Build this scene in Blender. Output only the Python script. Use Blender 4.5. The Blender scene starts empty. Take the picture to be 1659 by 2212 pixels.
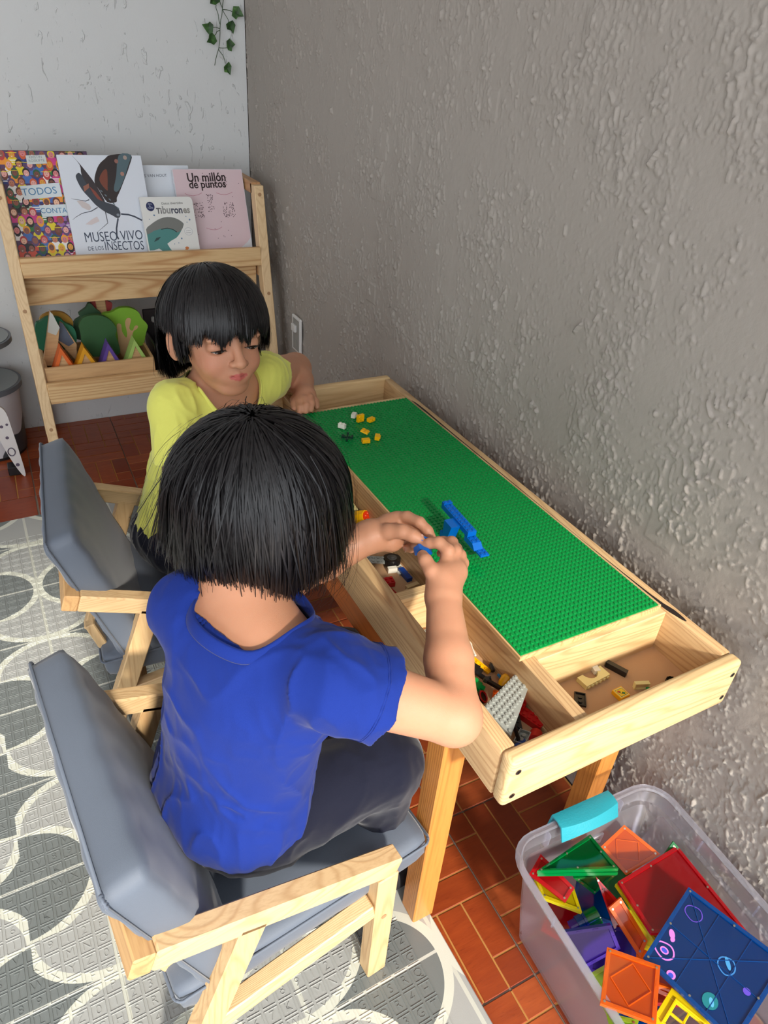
import bpy, bmesh, math, random
import numpy as np
from mathutils import Vector, Matrix, Euler
random.seed(7)
SC = bpy.context.scene
COL = SC.collection
PI = math.pi

# ---------------------------------------------------------------- camera
cd = bpy.data.cameras.new('camera'); cam = bpy.data.objects.new('camera', cd); COL.objects.link(cam)
cam.location = (-0.8341, -0.8723, 1.2487)
cam.rotation_euler = (0.98297, -0.06945, -0.47347)
cd.sensor_fit = 'VERTICAL'; cd.sensor_height = 24.0; cd.lens = 24.0 * 1500.5 / 2212.0
cd.clip_start = 0.02
SC.camera = cam

# ---------------------------------------------------------------- world, sun, exposure
wd = bpy.data.worlds.new('world'); SC.world = wd; wd.use_nodes = True
_nt = wd.node_tree; _bg = _nt.nodes['Background']
_bg.inputs[0].default_value = (0.90, 0.95, 1.0, 1); _bg.inputs[1].default_value = 2.75
sl = bpy.data.lights.new('sun', 'SUN'); so = bpy.data.objects.new('sun', sl); COL.objects.link(so)
SUN_DIR = Vector((0.09, 1.0, -0.60))
so.rotation_euler = SUN_DIR.to_track_quat('-Z', 'Y').to_euler(); so.location = (0.5, -3, 3)
sl.energy = 5.8; sl.angle = math.radians(5); sl.color = (1.0, 0.92, 0.80)
SC.view_settings.view_transform = 'Standard'; SC.view_settings.look = 'None'
SC.view_settings.gamma = 1.0; SC.view_settings.use_curve_mapping = False
SC.view_settings.exposure = 0.0
SC.cycles.transparent_max_bounces = 24; SC.cycles.max_bounces = 8

# ---------------------------------------------------------------- helpers
def srgb(h):
    if isinstance(h, str):
        c = [int(h[i:i + 2], 16) / 255 for i in (0, 2, 4)]
    else: c = [x / 255 for x in h]
    return tuple((x / 12.92 if x <= .04045 else ((x + .055) / 1.055) ** 2.4) for x in c)

class NT:
    def __init__(s, name):
        s.m = bpy.data.materials.new(name); s.m.use_nodes = True; s.t = s.m.node_tree
        s.b = s.t.nodes['Principled BSDF']; s.out = s.t.nodes['Material Output']
    def n(s, ty, **k):
        nd = s.t.nodes.new('ShaderNode' + ty)
        for a, v in k.items():
            if a.startswith('i_'):
                key = a[2:]; key = int(key) if key.isdigit() else key.replace('_', ' ')
                nd.inputs[key].default_value = v
            else: setattr(nd, a, v)
        return nd
    def l(s, a, b): s.t.links.new(a, b)
    def coord(s, scale, kind='Object', rot=(0, 0, 0)):
        c = s.n('TexCoord'); mp = s.n('Mapping'); mp.inputs['Scale'].default_value = scale; mp.inputs['Rotation'].default_value = rot
        s.l(c.outputs[kind], mp.inputs[0]); return mp.outputs[0]
    def noise(s, co, scale=1, detail=2, rough=.5, dist=0):
        nd = s.n('TexNoise'); nd.inputs['Scale'].default_value = scale; nd.inputs['Detail'].default_value = detail
        nd.inputs['Roughness'].default_value = rough; nd.inputs['Distortion'].default_value = dist
        s.l(co, nd.inputs['Vector']); return nd.outputs[0]
    def ramp(s, fac, stops, interp='LINEAR'):
        r = s.n('ValToRGB'); cr = r.color_ramp; cr.interpolation = interp
        while len(cr.elements) < len(stops): cr.elements.new(.5)
        for e, (p, c) in zip(cr.elements, stops):
            e.position = p; e.color = (*c, 1) if len(c) == 3 else c
        s.l(fac, r.inputs[0]); return r.outputs[0]
    def math(s, op, a, b=0.0, c=None):
        m = s.n('Math', operation=op)
        for i, v in enumerate((a, b) if c is None else (a, b, c)):
            if isinstance(v, (int, float)): m.inputs[i].default_value = v
            else: s.l(v, m.inputs[i])
        return m.outputs[0]
    def mix(s, f, a, b, mode='MIX'):
        m = s.n('MixRGB', blend_type=mode)
        for i, v in enumerate((f, a, b)):
            if isinstance(v, (int, float)): m.inputs[i].default_value = v
            elif isinstance(v, tuple): m.inputs[i].default_value = (*v, 1) if len(v) == 3 else v
            else: s.l(v, m.inputs[i])
        return m.outputs[0]
    def bump(s, h, strength=1, dist=.001):
        b = s.n('Bump'); b.inputs['Strength'].default_value = strength; b.inputs['Distance'].default_value = dist
        s.l(h, b.inputs['Height']); s.l(b.outputs[0], s.b.inputs['Normal'])

def plain(name, col, rough=.5, spec=.5, metal=0, coat=0, bump=None):
    q = NT(name); c = srgb(col); q.b.inputs['Base Color'].default_value = (*c, 1)
    q.b.inputs['Roughness'].default_value = rough; q.b.inputs['Specular IOR Level'].default_value = spec
    q.b.inputs['Metallic'].default_value = metal; q.b.inputs['Coat Weight'].default_value = coat
    if bump:
        sc, ds = bump; q.bump(q.noise(q.coord((sc, sc, sc)), 1, 3), 1, ds)
    return q.m

def wood(name, light, dark, axis='x', rough=.5, ring=26, seed=0.0, contrast=.55, along=1.3):
    q = NT(name); k = {'x': 0, 'y': 1, 'z': 2}[axis]
    sc = [1, 1, 1]; sc[k] = .07
    inf = q.n('ObjectInfo')
    tc = q.n('TexCoord'); mp = q.n('Mapping'); mp.inputs['Scale'].default_value = sc; mp.inputs['Location'].default_value = (seed, seed * .7, seed * 1.3)
    q.l(tc.outputs['Object'], mp.inputs[0])
    off = q.n('VectorMath', operation='SCALE'); cmb = q.n('CombineXYZ', i_0=3.1, i_1=7.3, i_2=5.7); q.l(cmb.outputs[0], off.inputs[0]); q.l(inf.outputs['Random'], off.inputs['Scale'])
    add = q.n('VectorMath', operation='ADD'); q.l(mp.outputs[0], add.inputs[0]); q.l(off.outputs[0], add.inputs[1])
    v = add.outputs[0]
    a = q.noise(v, 11, 1.2, .35)
    rings = q.math('SINE', q.math('MULTIPLY', a, float(ring * 7)))
    rings = q.math('POWER', q.math('MULTIPLY_ADD', rings, .5, .5), 3.5)
    fine = q.noise(v, 260, 2, .6)
    big = q.noise(v, 5, 2, .5)
    L, D = srgb(light), srgb(dark)
    c1 = q.mix(q.math('MULTIPLY', rings, contrast), L, D)
    c2 = q.mix(q.math('MULTIPLY', q.ramp(fine, [(.45, (0, 0, 0)), (.7, (1, 1, 1))]), .35), c1, D)
    L2 = tuple(min(1, x * 1.12) for x in L)
    c3 = q.mix(q.math('MULTIPLY', q.ramp(big, [(.4, (0, 0, 0)), (.65, (1, 1, 1))]), .35), c2, L2)
    q.l(c3, q.b.inputs['Base Color']); q.b.inputs['Roughness'].default_value = rough
    q.bump(q.math('ADD', fine, rings), .25, .0004)
    return q.m

def fabric(name, col, scale=900, rough=.9, dist=.0003, sheen=.25, fold=None, var=.12):
    q = NT(name); c = srgb(col)
    n = q.noise(q.coord((scale, scale, scale)), 1, 2)
    big = q.noise(q.coord((9, 9, 9)), 1, 3)
    c2 = tuple(x * (1 - var * 1.6) for x in c); c3 = tuple(min(1, x * (1 + var)) for x in c)
    q.l(q.mix(.5, q.mix(n, c2, c3), q.mix(big, c2, c3)), q.b.inputs['Base Color'])
    q.b.inputs['Roughness'].default_value = rough; q.b.inputs['Sheen Weight'].default_value = sheen; q.b.inputs['Sheen Roughness'].default_value = .4
    q.b.inputs['Specular IOR Level'].default_value = .25
    h = n
    if fold:
        fn = q.noise(q.coord((fold, fold, fold * .7)), 1, 3, .5, 1.2)
        h = q.math('MULTIPLY_ADD', fn, 14.0, n)
    q.bump(h, .9, dist)
    return q.m

def tag(o, label=None, cat=None, group=None, kind=None):
    if label: o['label'] = label
    if cat: o['category'] = cat
    if group: o['group'] = group
    if kind: o['kind'] = kind
    return o
def thing(name, label, cat, loc=(0, 0, 0), rz=0, group=None, rot=None):
    o = bpy.data.objects.new(name, None); COL.objects.link(o); o.location = loc
    o.rotation_euler = rot if rot is not None else (0, 0, rz); o.empty_display_size = .05
    return tag(o, label, cat, group)
def link(name, me, mat, parent=None, loc=(0, 0, 0), rot=(0, 0, 0)):
    o = bpy.data.objects.new(name, me); COL.objects.link(o)
    if mat is not None:
        for m in (mat if isinstance(mat, (list, tuple)) else [mat]): me.materials.append(m)
    o.parent = parent; o.location = loc; o.rotation_euler = rot
    return o
def obj(name, bm, mat, parent=None, smooth=False, loc=(0, 0, 0), rot=(0, 0, 0)):
    me = bpy.data.meshes.new(name); bmesh.ops.recalc_face_normals(bm, faces=bm.faces[:]); bm.to_mesh(me); bm.free()
    if smooth:
        me.polygons.foreach_set('use_smooth', [True] * len(me.polygons))
        if smooth != 'all':
            try: me.set_sharp_from_angle(angle=math.radians(35))
            except Exception: pass
    return link(name, me, mat, parent, loc, rot)
def NB(): return bmesh.new()
def box(bm, x0, x1, y0, y1, z0, z1, bev=0, seg=1, M=None):
    r = bmesh.ops.create_cube(bm, size=1)
    vs = r['verts']
    for v in vs: v.co = Vector(((x0 + x1) / 2 + v.co.x * (x1 - x0), (y0 + y1) / 2 + v.co.y * (y1 - y0), (z0 + z1) / 2 + v.co.z * (z1 - z0)))
    if bev:
        es = list({e for v in vs for e in v.link_edges})
        rr = bmesh.ops.bevel(bm, geom=es, offset=bev, segments=seg, affect='EDGES', profile=.5)
        vs = list({v for f in rr['faces'] for v in f.verts} | {v for v in vs if v.is_valid})
    if M is not None:
        for v in vs: v.co = M @ v.co
    return vs
def beam(bm, a, b, w, h, up=(0, 0, 1), bev=0):
    """square bar from a to b, w across, h along 'up'"""
    a, b = Vector(a), Vector(b); d = b - a; L = d.length; x = d.normalized(); u = Vector(up)
    y = u.cross(x).normalized(); z = x.cross(y)
    M = Matrix(((x.x, y.x, z.x, a.x), (x.y, y.y, z.y, a.y), (x.z, y.z, z.z, a.z), (0, 0, 0, 1)))
    return box(bm, 0, L, -w / 2, w / 2, -h / 2, h / 2, bev, 1, M)
def cyl(bm, r, z0, z1, n=16, x=0, y=0, r2=None, M=None, caps=True):
    rr = bmesh.ops.create_cone(bm, cap_ends=caps, segments=n, radius1=r, radius2=r if r2 is None else r2, depth=z1 - z0)
    for v in rr['verts']:
        v.co += Vector((x, y, (z0 + z1) / 2))
        if M is not None: v.co = M @ v.co
    return rr['verts']
def prism(bm, pts, z0, z1, M=None):
    """extrude 2-D outline pts (x,y) from z0 to z1"""
    a = [bm.verts.new((p[0], p[1], z0)) for p in pts]; b = [bm.verts.new((p[0], p[1], z1)) for p in pts]
    n = len(pts)
    bm.faces.new(a[::-1]); bm.faces.new(b)
    for i in range(n): bm.faces.new((a[i], a[(i + 1) % n], b[(i + 1) % n], b[i]))
    if M is not None:
        for v in a + b: v.co = M @ v.co
    return a + b
def tube(bm, pts, rad, n=8):
    pts = [Vector(p) for p in pts]; rs = rad if isinstance(rad, (list, tuple)) else [rad] * len(pts)
    prev = None; last = None
    for i, p in enumerate(pts):
        t = (pts[min(i + 1, len(pts) - 1)] - pts[max(i - 1, 0)]).normalized()
        if prev is None: u = t.orthogonal().normalized()
        else: u = (prev - t * prev.dot(t)).normalized()
        prev = u; w = t.cross(u)
        ring = [bm.verts.new(p + (u * math.cos(k * 2 * PI / n) + w * math.sin(k * 2 * PI / n)) * rs[i]) for k in range(n)]
        if last:
            for k in range(n): bm.faces.new((last[k], last[(k + 1) % n], ring[(k + 1) % n], ring[k]))
        else: bm.faces.new(ring[::-1])
        last = ring
    bm.faces.new(last)
def frame3(origin, xdir, ydir):
    x = Vector(xdir).normalized(); y = Vector(ydir); y = (y - x * y.dot(x)).normalized(); z = x.cross(y); o = Vector(origin)
    return Matrix(((x.x, y.x, z.x, o.x), (x.y, y.y, z.y, o.y), (x.z, y.z, z.z, o.z), (0, 0, 0, 1)))
def smooth_closed(pts, n=4):
    out = []; m = len(pts)
    for i in range(m):
        p0, p1, p2, p3 = [np.array(pts[(i + k - 1) % m], float) for k in range(4)]
        for k in range(n):
            t = k / n
            out.append(tuple(.5 * ((2 * p1) + (-p0 + p2) * t + (2 * p0 - 5 * p1 + 4 * p2 - p3) * t * t + (-p0 + 3 * p1 - 3 * p2 + p3) * t ** 3)))
    return out

# ---------------------------------------------------------------- materials
M = {}
M['pine_x'] = wood('pine_x', (214, 178, 128), (172, 122, 74), 'x')
M['pine_y'] = wood('pine_y', (214, 178, 128), (172, 122, 74), 'y')
M['pine_z'] = wood('pine_z', (216, 182, 134), (178, 130, 82), 'z')
M['tray_x'] = wood('tray_x', (222, 192, 142), (184, 140, 92), 'x', ring=30)
M['tray_y'] = wood('tray_y', (206, 172, 126), (160, 116, 76), 'y', ring=30)
M['orange_y'] = wood('orange_y', (190, 104, 48), (146, 72, 30), 'y', rough=.35, contrast=.5)
M['orange_x'] = wood('orange_x', (190, 104, 48), (146, 72, 30), 'x', rough=.35, contrast=.5)
M['orange_z'] = wood('orange_z', (206, 136, 66), (176, 104, 46), 'z', rough=.35, contrast=.5)
M['mdf'] = plain('mdf', (186, 148, 112), .7, .3, bump=(500, .0002))
M['plug'] = plain('plug', (170, 130, 92), .6)
M['steel'] = plain('steel', (150, 150, 145), .3, metal=1)
M['dark_metal'] = plain('dark_metal', (40, 36, 32), .4, metal=.8)
M['white_plastic'] = plain('white_plastic', (222, 222, 220), .35)
M['grey_plastic'] = plain('grey_plastic', (150, 150, 146), .4)

def stucco(name, col, sy, dens, dist, amp, small):
    q = NT(name); c = srgb(col)
    co = q.coord((48, 48, 20))
    n1 = q.noise(co, sy, 4, .55, .9)
    mask = q.noise(q.coord((7, 7, 5)), 1, 3, .6)
    th = q.math('MULTIPLY_ADD', mask, -.35, dens)
    lump = q.n('MapRange', interpolation_type='SMOOTHSTEP'); q.l(q.math('SUBTRACT', n1, th), lump.inputs[0]); lump.inputs[1].default_value = 0; lump.inputs[2].default_value = .09
    fine = q.noise(q.coord((160, 160, 110)), 1, 3, .6)
    h = q.math('MULTIPLY_ADD', fine, small, q.math('MULTIPLY', lump.outputs[0], amp))
    tint = q.noise(q.coord((3, 3, 3)), 1, 3)
    q.l(q.mix(q.math('MULTIPLY', tint, .35), c, tuple(x * .8 for x in c)), q.b.inputs['Base Color'])
    q.b.inputs['Roughness'].default_value = .62; q.b.inputs['Specular IOR Level'].default_value = .35
    q.bump(h, 1, dist)
    return q.m
M['stucco_grey'] = stucco('stucco_grey', (128, 118, 108), 1.15, .74, .0045, 1.0, .16)
M['stucco_white'] = stucco('stucco_white', (214, 216, 216), 1.2, .80, .002, .8, .12)

# ---------------------------------------------------------------- room
def structure(name, bm, mat, parent=None):
    o = obj(name, bm, mat, parent)
    if parent is None: o['kind'] = 'structure'
    return o
YB = 1.736; XL = -3.2; YF = -3.4; ZC = 2.45
b = NB(); box(b, .0035, .12, -1.12, YB + .12, -.05, ZC); wallr = structure('wall_right', b, M['stucco_grey'])
def plaster_relief():
    rs = np.random.RandomState(3); st = .0024; y0, y1, z0, z1 = -.80, YB, 0.0, 1.52
    ny, nz = int((y1 - y0) / st), int((z1 - z0) / st); H = np.zeros((ny, nz), np.float32)
    Yi, Zi = np.mgrid[0:ny, 0:nz].astype(np.float32) * st
    def vn(Y, Z, s_):
        g = np.random.RandomState(s_).rand(257, 257).astype(np.float32); iy, iz = np.floor(Y).astype(int), np.floor(Z).astype(int); fy, fz = Y - iy, Z - iz
        fy = fy * fy * (3 - 2 * fy); fz = fz * fz * (3 - 2 * fz); iy &= 255; iz &= 255
        return (g[iy, iz] * (1 - fy) + g[iy + 1, iz] * fy) * (1 - fz) + (g[iy, iz + 1] * (1 - fy) + g[iy + 1, iz + 1] * fy) * fz
    H += .0012 * vn(Yi * 7, Zi * 6, 1) + .0006 * vn(Yi * 45, Zi * 38, 2) + .00035 * vn(Yi * 170, Zi * 140, 5)
    dens = vn(Yi * 10, Zi * 8, 7) * .5 + vn(Yi * 26, Zi * 18, 8) * .5
    wy, wz = Yi + .010 * (vn(Yi * 60, Zi * 50, 11) - .5), Zi + .016 * (vn(Yi * 55, Zi * 45, 12) - .5)
    for (ky, kz, amp, sd, base) in ((150, 84, .0027, 21, 1.00), (215, 125, .0021, 22, .95), (290, 190, .0013, 23, .915)):
        n_ = vn(wy * ky + 40, wz * kz + 17, sd) * .72 + vn(wy * ky * 2.1, wz * kz * 2.1, sd + 9) * .28
        t = np.clip((n_ - (base - .52 * dens)) / .10, 0, 1); H += amp * (t * t * (3 - 2 * t)) * (.45 + .9 * vn(Yi * 30, Zi * 22, sd + 5))
    n = 0
    while n < 5200:
        cy, cz = rs.randint(0, ny), rs.randint(0, nz)
        if rs.rand() > (max(0, dens[cy, cz] - .25) * 1.9) ** 1.6: continue
        n += 1
        L = rs.gamma(2.0, .0036) / st; W = rs.uniform(.0012, .0026) / st; h = rs.gamma(2.0, .0012); a = rs.normal(0, .34); curv = rs.normal(0, .05)
        R = int(L + 3 * W + 2); ya, yb, za, zb = max(cy - R, 0), min(cy + R, ny), max(cz - R, 0), min(cz + R, nz)
        Y, Z = np.mgrid[ya:yb, za:zb]; u = (Z - cz) * math.cos(a) + (Y - cy) * math.sin(a); v = -(Z - cz) * math.sin(a) + (Y - cy) * math.cos(a) + curv * u * u / max(L, 1) * 3
        d = np.sqrt(np.maximum(np.abs(u) - L * .6, 0) ** 2 + v * v) / W
        H[ya:yb, za:zb] = np.maximum(H[ya:yb, za:zb], H[cy, cz] * .5 + h * np.clip(1.6 - 1.2 * d, 0, 1) ** .8)
    H = np.minimum(H, .0085)
    ys = y0 + np.arange(ny) * st; zs = z0 + np.arange(nz) * st; Yg, Zg = np.meshgrid(ys, zs, indexing='ij')
    co = np.stack([-H + .0030, Yg, Zg], -1).reshape(-1, 3).astype(np.float32)
    idx = np.arange(ny * nz).reshape(ny, nz); q4 = np.stack([idx[:-1, :-1], idx[:-1, 1:], idx[1:, 1:], idx[1:, :-1]], -1).reshape(-1, 4).astype(np.int32)
    me = bpy.data.meshes.new('plaster_coat'); me.vertices.add(len(co)); me.vertices.foreach_set('co', co.ravel()); me.loops.add(q4.size); me.loops.foreach_set('vertex_index', q4.ravel()); me.polygons.add(len(q4))
    me.polygons.foreach_set('loop_start', np.arange(0, q4.size, 4, dtype=np.int32)); me.polygons.foreach_set('loop_total', np.full(len(q4), 4, np.int32)); me.update(); me.polygons.foreach_set('use_smooth', np.ones(len(q4), bool))
    return me
q = NT('grey_paint'); tint = q.noise(q.coord((3, 3, 3)), 1, 4); c_ = srgb((164, 157, 149)); q.l(q.mix(q.math('MULTIPLY', tint, .3), c_, tuple(x * .8 for x in c_)), q.b.inputs['Base Color']); q.b.inputs['Roughness'].default_value = .65; q.b.inputs['Specular IOR Level'].default_value = .25
q.bump(q.noise(q.coord((220, 220, 160)), 1, 3, .6), .5, .0006); M['grey_paint'] = q.m
M['stucco_grey'].name = 'grey_backing'
tag(link('plaster_coat', plaster_relief(), M['grey_paint'], wallr), kind='stuff')
b = NB(); box(b, XL, 0, YB, YB + .12, -.05, ZC); structure('wall_back', b, M['stucco_white'])
b = NB(); box(b, XL - .12, XL, -.6, YB + .12, -.05, ZC); structure('wall_left', b, M['stucco_white'])
b = NB(); box(b, XL - .12, .12, -3.2, YB + .12, ZC, ZC + .1); structure('ceiling_and_overhang', b, plain('ceiling_paint', (225, 225, 222), .8))  # unseen; carried out past the room as an added overhang limiting the sun
M['grout'] = plain('grout', (128, 116, 104), .9, .2, bump=(400, .0004))
M['thin_joint'] = plain('thin_joint', (176, 124, 66), .8, .2)
b = NB(); box(b, XL, 0, YF, YB, -.06, -.003); floor = structure('floor', b, M['grout'])

q = NT('tile_red'); inf = q.n('ObjectInfo')
v = q.coord((14, 70, 20)); g1 = q.noise(v, 1, 4, .6); g2 = q.noise(q.coord((40, 260, 40)), 1, 2, .6)
c1 = q.ramp(inf.outputs['Random'], [(0, srgb((128, 54, 26))), (.5, srgb((150, 66, 30))), (1, srgb((176, 88, 44)))])
c2 = q.mix(q.ramp(g1, [(.35, (0, 0, 0)), (.7, (1, 1, 1))]), q.mix(.45, c1, srgb((112, 40, 20))), c1)
c2 = q.mix(q.math('MULTIPLY', q.ramp(g2, [(.6, (0, 0, 0)), (.75, (1, 1, 1))]), .5), c2, srgb((96, 34, 18)))
q.l(c2, q.b.inputs['Base Color']); q.b.inputs['Roughness'].default_value = .3; q.b.inputs['Specular IOR Level'].default_value = .5
q.bump(g2, .5, .0003); M['tile'] = q.m

S = .3; TX, TY = -.5928 + .3, 1.2464 - 1.5      # one grout crossing; the grid runs from here
U = S / 6; J = .0016
def plank_mesh(w, h, wx, wy):
    bm = NB(); x1, y1 = w * U - J, h * U - J
    box(bm, J, x1, J, y1, -.004, 0); bm.verts.ensure_lookup_table()
    top = [f for f in bm.faces if f.normal.z > .9][0]
    bmesh.ops.inset_region(bm, faces=[top], thickness=.0012); 
    for v in bm.verts:
        if v.co.z > -.001 and (v.co.x < J + .0005 or v.co.x > x1 - .0005 or v.co.y < J + .0005 or v.co.y > y1 - .0005): v.co.z = -.0009
    me = bpy.data.meshes.new('floor_tile'); bm.to_mesh(me); bm.free(); me.materials.append(M['tile']); return me
# basket weave inside one 30 cm tile: (col, row from the top, width, height) in sixths
LAY = [(0, 0, 1, 1), (0, 1, 1, 2), (1, 0, 1, 3), (2, 0, 1, 3), (3, 0, 2, 1), (5, 0, 1, 1), (3, 1, 3, 1), (3, 2, 3, 1),
       (0, 3, 3, 1), (0, 4, 3, 1), (0, 5, 1, 1), (1, 5, 2, 1), (3, 3, 1, 3), (4, 3, 1, 3), (5, 3, 1, 2), (5, 5, 1, 1)]
pm = {}
bj = NB()
cells = [(i, j) for i in (-3, -2, -1, 0) for j in (5, 6)] + [(i, j) for i in (-1, 0) for j in range(-3, 5)]
seq = []
for (i, j) in cells:
    x0, y0 = TX + i * S, TY + j * S
    box(bj, x0 + .003, min(x0 + S - .003, -.001), y0 + .003, min(y0 + S - .003, YB - .001), -.0035, -.0014)
    for (c, r, w, h) in LAY:
        # the 2 mm wide real grout lies round each tile
        X0, Y0 = x0 + c * U, y0 + (6 - r - h) * U
        if Y0 > YB - .03: continue
        if X0 > -.03: continue
        if X0 + w * U > -.004: w = (-.004 - X0) / U
        if Y0 + h * U > YB - .003: h = (YB - .003 - Y0) / U
        key = (round(w, 3), round(h, 3))
        if key not in pm:
            me = plank_mesh(*key, 0, 0); pm[key] = me
        seq.append((X0, Y0, key))
bj2 = obj('joint_bed', bj, M['thin_joint'], floor)
seq.sort(key=lambda t_: (t_[0] + .83) ** 2 + (t_[1] + .87) ** 2)
for (X0, Y0, key) in seq[:300]:
    o = bpy.data.objects.new('floor_tile', pm[key]); COL.objects.link(o); o.parent = floor; o.location = (X0, Y0, 0)
b = NB()
for (X0, Y0, key) in seq[300:]: box(b, X0 + J, X0 + key[0] * U - J, Y0 + J, Y0 + key[1] * U - J, -.004, 0)
if len(b.verts): tag(obj('floor_tile_rest', b, M['tile'], floor), kind='stuff')
else: b.free()
# plain red floor beyond what the picture shows
b = NB()
for i in range(-10, 1):
    for j in range(-12, 7):
        if (i, j) in cells: continue
        x0, y0 = TX + i * S, TY + j * S
        if x0 < XL or y0 < YF or x0 + S > .01 or y0 + S > YB + .001: continue
        box(b, x0 + .003, x0 + S - .003, y0 + .003, y0 + S - .003, -.004, -.0008)
tag(obj('floor_tile_field', b, M['tile'], floor), kind='stuff')

# ---------------------------------------------------------------- play mat
MR = math.radians(1.7)
MO = Vector((-.414, -.454, 0))     # lattice node
q = NT('mat_print')
co = q.coord((1, 1, 1)); sp = q.n('SeparateXYZ'); q.l(co, sp.inputs[0])
LX, LY = .238, .2056
gxx = q.math('DIVIDE', sp.outputs[0], LX); gyy = q.math('DIVIDE', sp.outputs[1], LY)
mx_, my_ = q.math('ROUND', gxx), q.math('ROUND', gyy)
uu = q.math('ABSOLUTE', q.math('MULTIPLY', q.math('SUBTRACT', gxx, mx_), LX)); vv_ = q.math('ABSOLUTE', q.math('MULTIPLY', q.math('SUBTRACT', gyy, my_), LY))
odd = q.math('GREATER_THAN', q.math('ABSOLUTE', q.math('MODULO', q.math('ADD', mx_, my_), 2.0)), .5)
def hyp(a_, b_): return q.math('SQRT', q.math('ADD', q.math('MULTIPLY', a_, a_), q.math('MULTIPLY', b_, b_)))
def elli(u_, cu, a_, v_, cv, b_): return q.math('MULTIPLY', q.math('SUBTRACT', hyp(q.math('DIVIDE', q.math('SUBTRACT', u_, cu), a_), q.math('DIVIDE', q.math('SUBTRACT', v_, cv), b_)), 1.0), .105)
d1 = elli(uu, LX / 2, LX / 2 - .010, vv_, 0.0, LY / 2 - .004)
d2 = elli(uu, 0.0, LX / 2 - .004, vv_, LY / 2, LY / 2 - .010)
even = q.math('SUBTRACT', 1.0, odd)
dd = q.math('ADD', q.math('MULTIPLY', d1, even), q.math('MULTIPLY', d2, odd))
band = q.math('MULTIPLY', q.math('GREATER_THAN', dd, -.0015), q.math('LESS_THAN', dd, .0140))
inside = q.math('LESS_THAN', dd, 0.0)
lightcell = q.math('ABSOLUTE', q.math('SUBTRACT', inside, even))
lv = q.math('LESS_THAN', uu, .0034); lh = q.math('LESS_THAN', vv_, .0024)
lt, dk, cr = srgb((164, 166, 164)), srgb((112, 118, 118)), srgb((206, 208, 196))
cell = q.mix(lightcell, q.mix(lh, dk, srgb((196, 198, 190))), q.mix(lv, lt, srgb((196, 198, 188))))
colr = q.mix(band, cell, cr)
nz = q.noise(q.coord((5, 5, 5)), 1, 4)
colr = q.mix(q.math('MULTIPLY', nz, .12), colr, srgb((90, 88, 80)))
q.l(colr, q.b.inputs['Base Color']); q.b.inputs['Roughness'].default_value = .34; q.b.inputs['Specular IOR Level'].default_value = .5
q.bump(q.noise(q.coord((700, 700, 700)), 1, 2), .5, .0002)
M['mat'] = q.m
mat = thing('play_mat', 'grey foam play mat printed with rounded lattice and embossed with small letters', 'mat', MO, MR)
b = NB(); box(b, -1.9, .012, -1.5, 1.588, 0.0003, .006, .0015); base = obj('mat_sheet', b, M['mat'], mat)
# embossed frames and characters
chars = {}
def charmesh(ch):
    if ch in chars: return chars[ch]
    cu = bpy.data.curves.new('c', 'FONT'); cu.body = ch; cu.size = .019; cu.extrude = .0009; cu.resolution_u = 2; cu.align_x = 'CENTER'; cu.align_y = 'CENTER'; cu.offset = -.0004
    o = bpy.data.objects.new('c', cu); COL.objects.link(o); dg = bpy.context.evaluated_depsgraph_get()
    me = bpy.data.meshes.new_from_object(o.evaluated_get(dg)); bpy.data.objects.remove(o)
    V = np.array([v.co[:] for v in me.vertices]); F = [list(p.vertices) for p in me.polygons]
    bpy.data.meshes.remove(me); chars[ch] = (V, F); return chars[ch]
rows = ["QR4HIJWXYZ0123GT", "Z3GTUV8912FGHSRQ", "EFS567KLMNOPQR4H"]
Vs, Fs = [], []; nv = 0
P = .0256
def addm(V, F, off, z):
    global nv
    W = V.copy(); W[:, 0] += off[0]; W[:, 1] += off[1]; W[:, 2] += z
    Vs.append(W); Fs.extend([[i + nv for i in f] for f in F]); nv += len(V)
def frame_mesh():
    o, i = .0110, .0098; z = .0013
    V = [];  F = []
    for s_, r_, zz in ((1, o, 0), (1, o - .0003, z), (1, i + .0003, z), (1, i, 0)):
        V += [(-r_, -r_, zz), (r_, -r_, zz), (r_, r_, zz), (-r_, r_, zz)]
    for k in range(3):
        for e in range(4): a = k * 4 + e; b_ = k * 4 + (e + 1) % 4; F.append([a, b_, b_ + 4, a + 4])
    return np.array(V, float), F
FM = frame_mesh()
for jy in range(-17, 58):
    for ix in range(-28, -1):
        x, y = ix * P - .004, jy * P + .01
        if x < -.86: continue
        if jy > 20 and x < -.72: continue
        addm(FM[0], FM[1], (x, y), .0058)
        ch = rows[(-jy) % 3][(ix - jy // 3) % 16]
        V, F = charmesh(ch); addm(V, F, (x, y), .0060)
me = bpy.data.meshes.new('embossed_letters'); me.from_pydata(np.concatenate(Vs).tolist(), [], Fs); me.update()
tag(link('embossed_letters', me, M['mat'], mat), kind='stuff')

# ---------------------------------------------------------------- table and tray
tz, tb_ = .588, .503
tab = thing('play_table', 'pine building-brick table, open tray on an orange pine frame along the grey wall', 'table', (-.2462, 0, 0), .0103)
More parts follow.
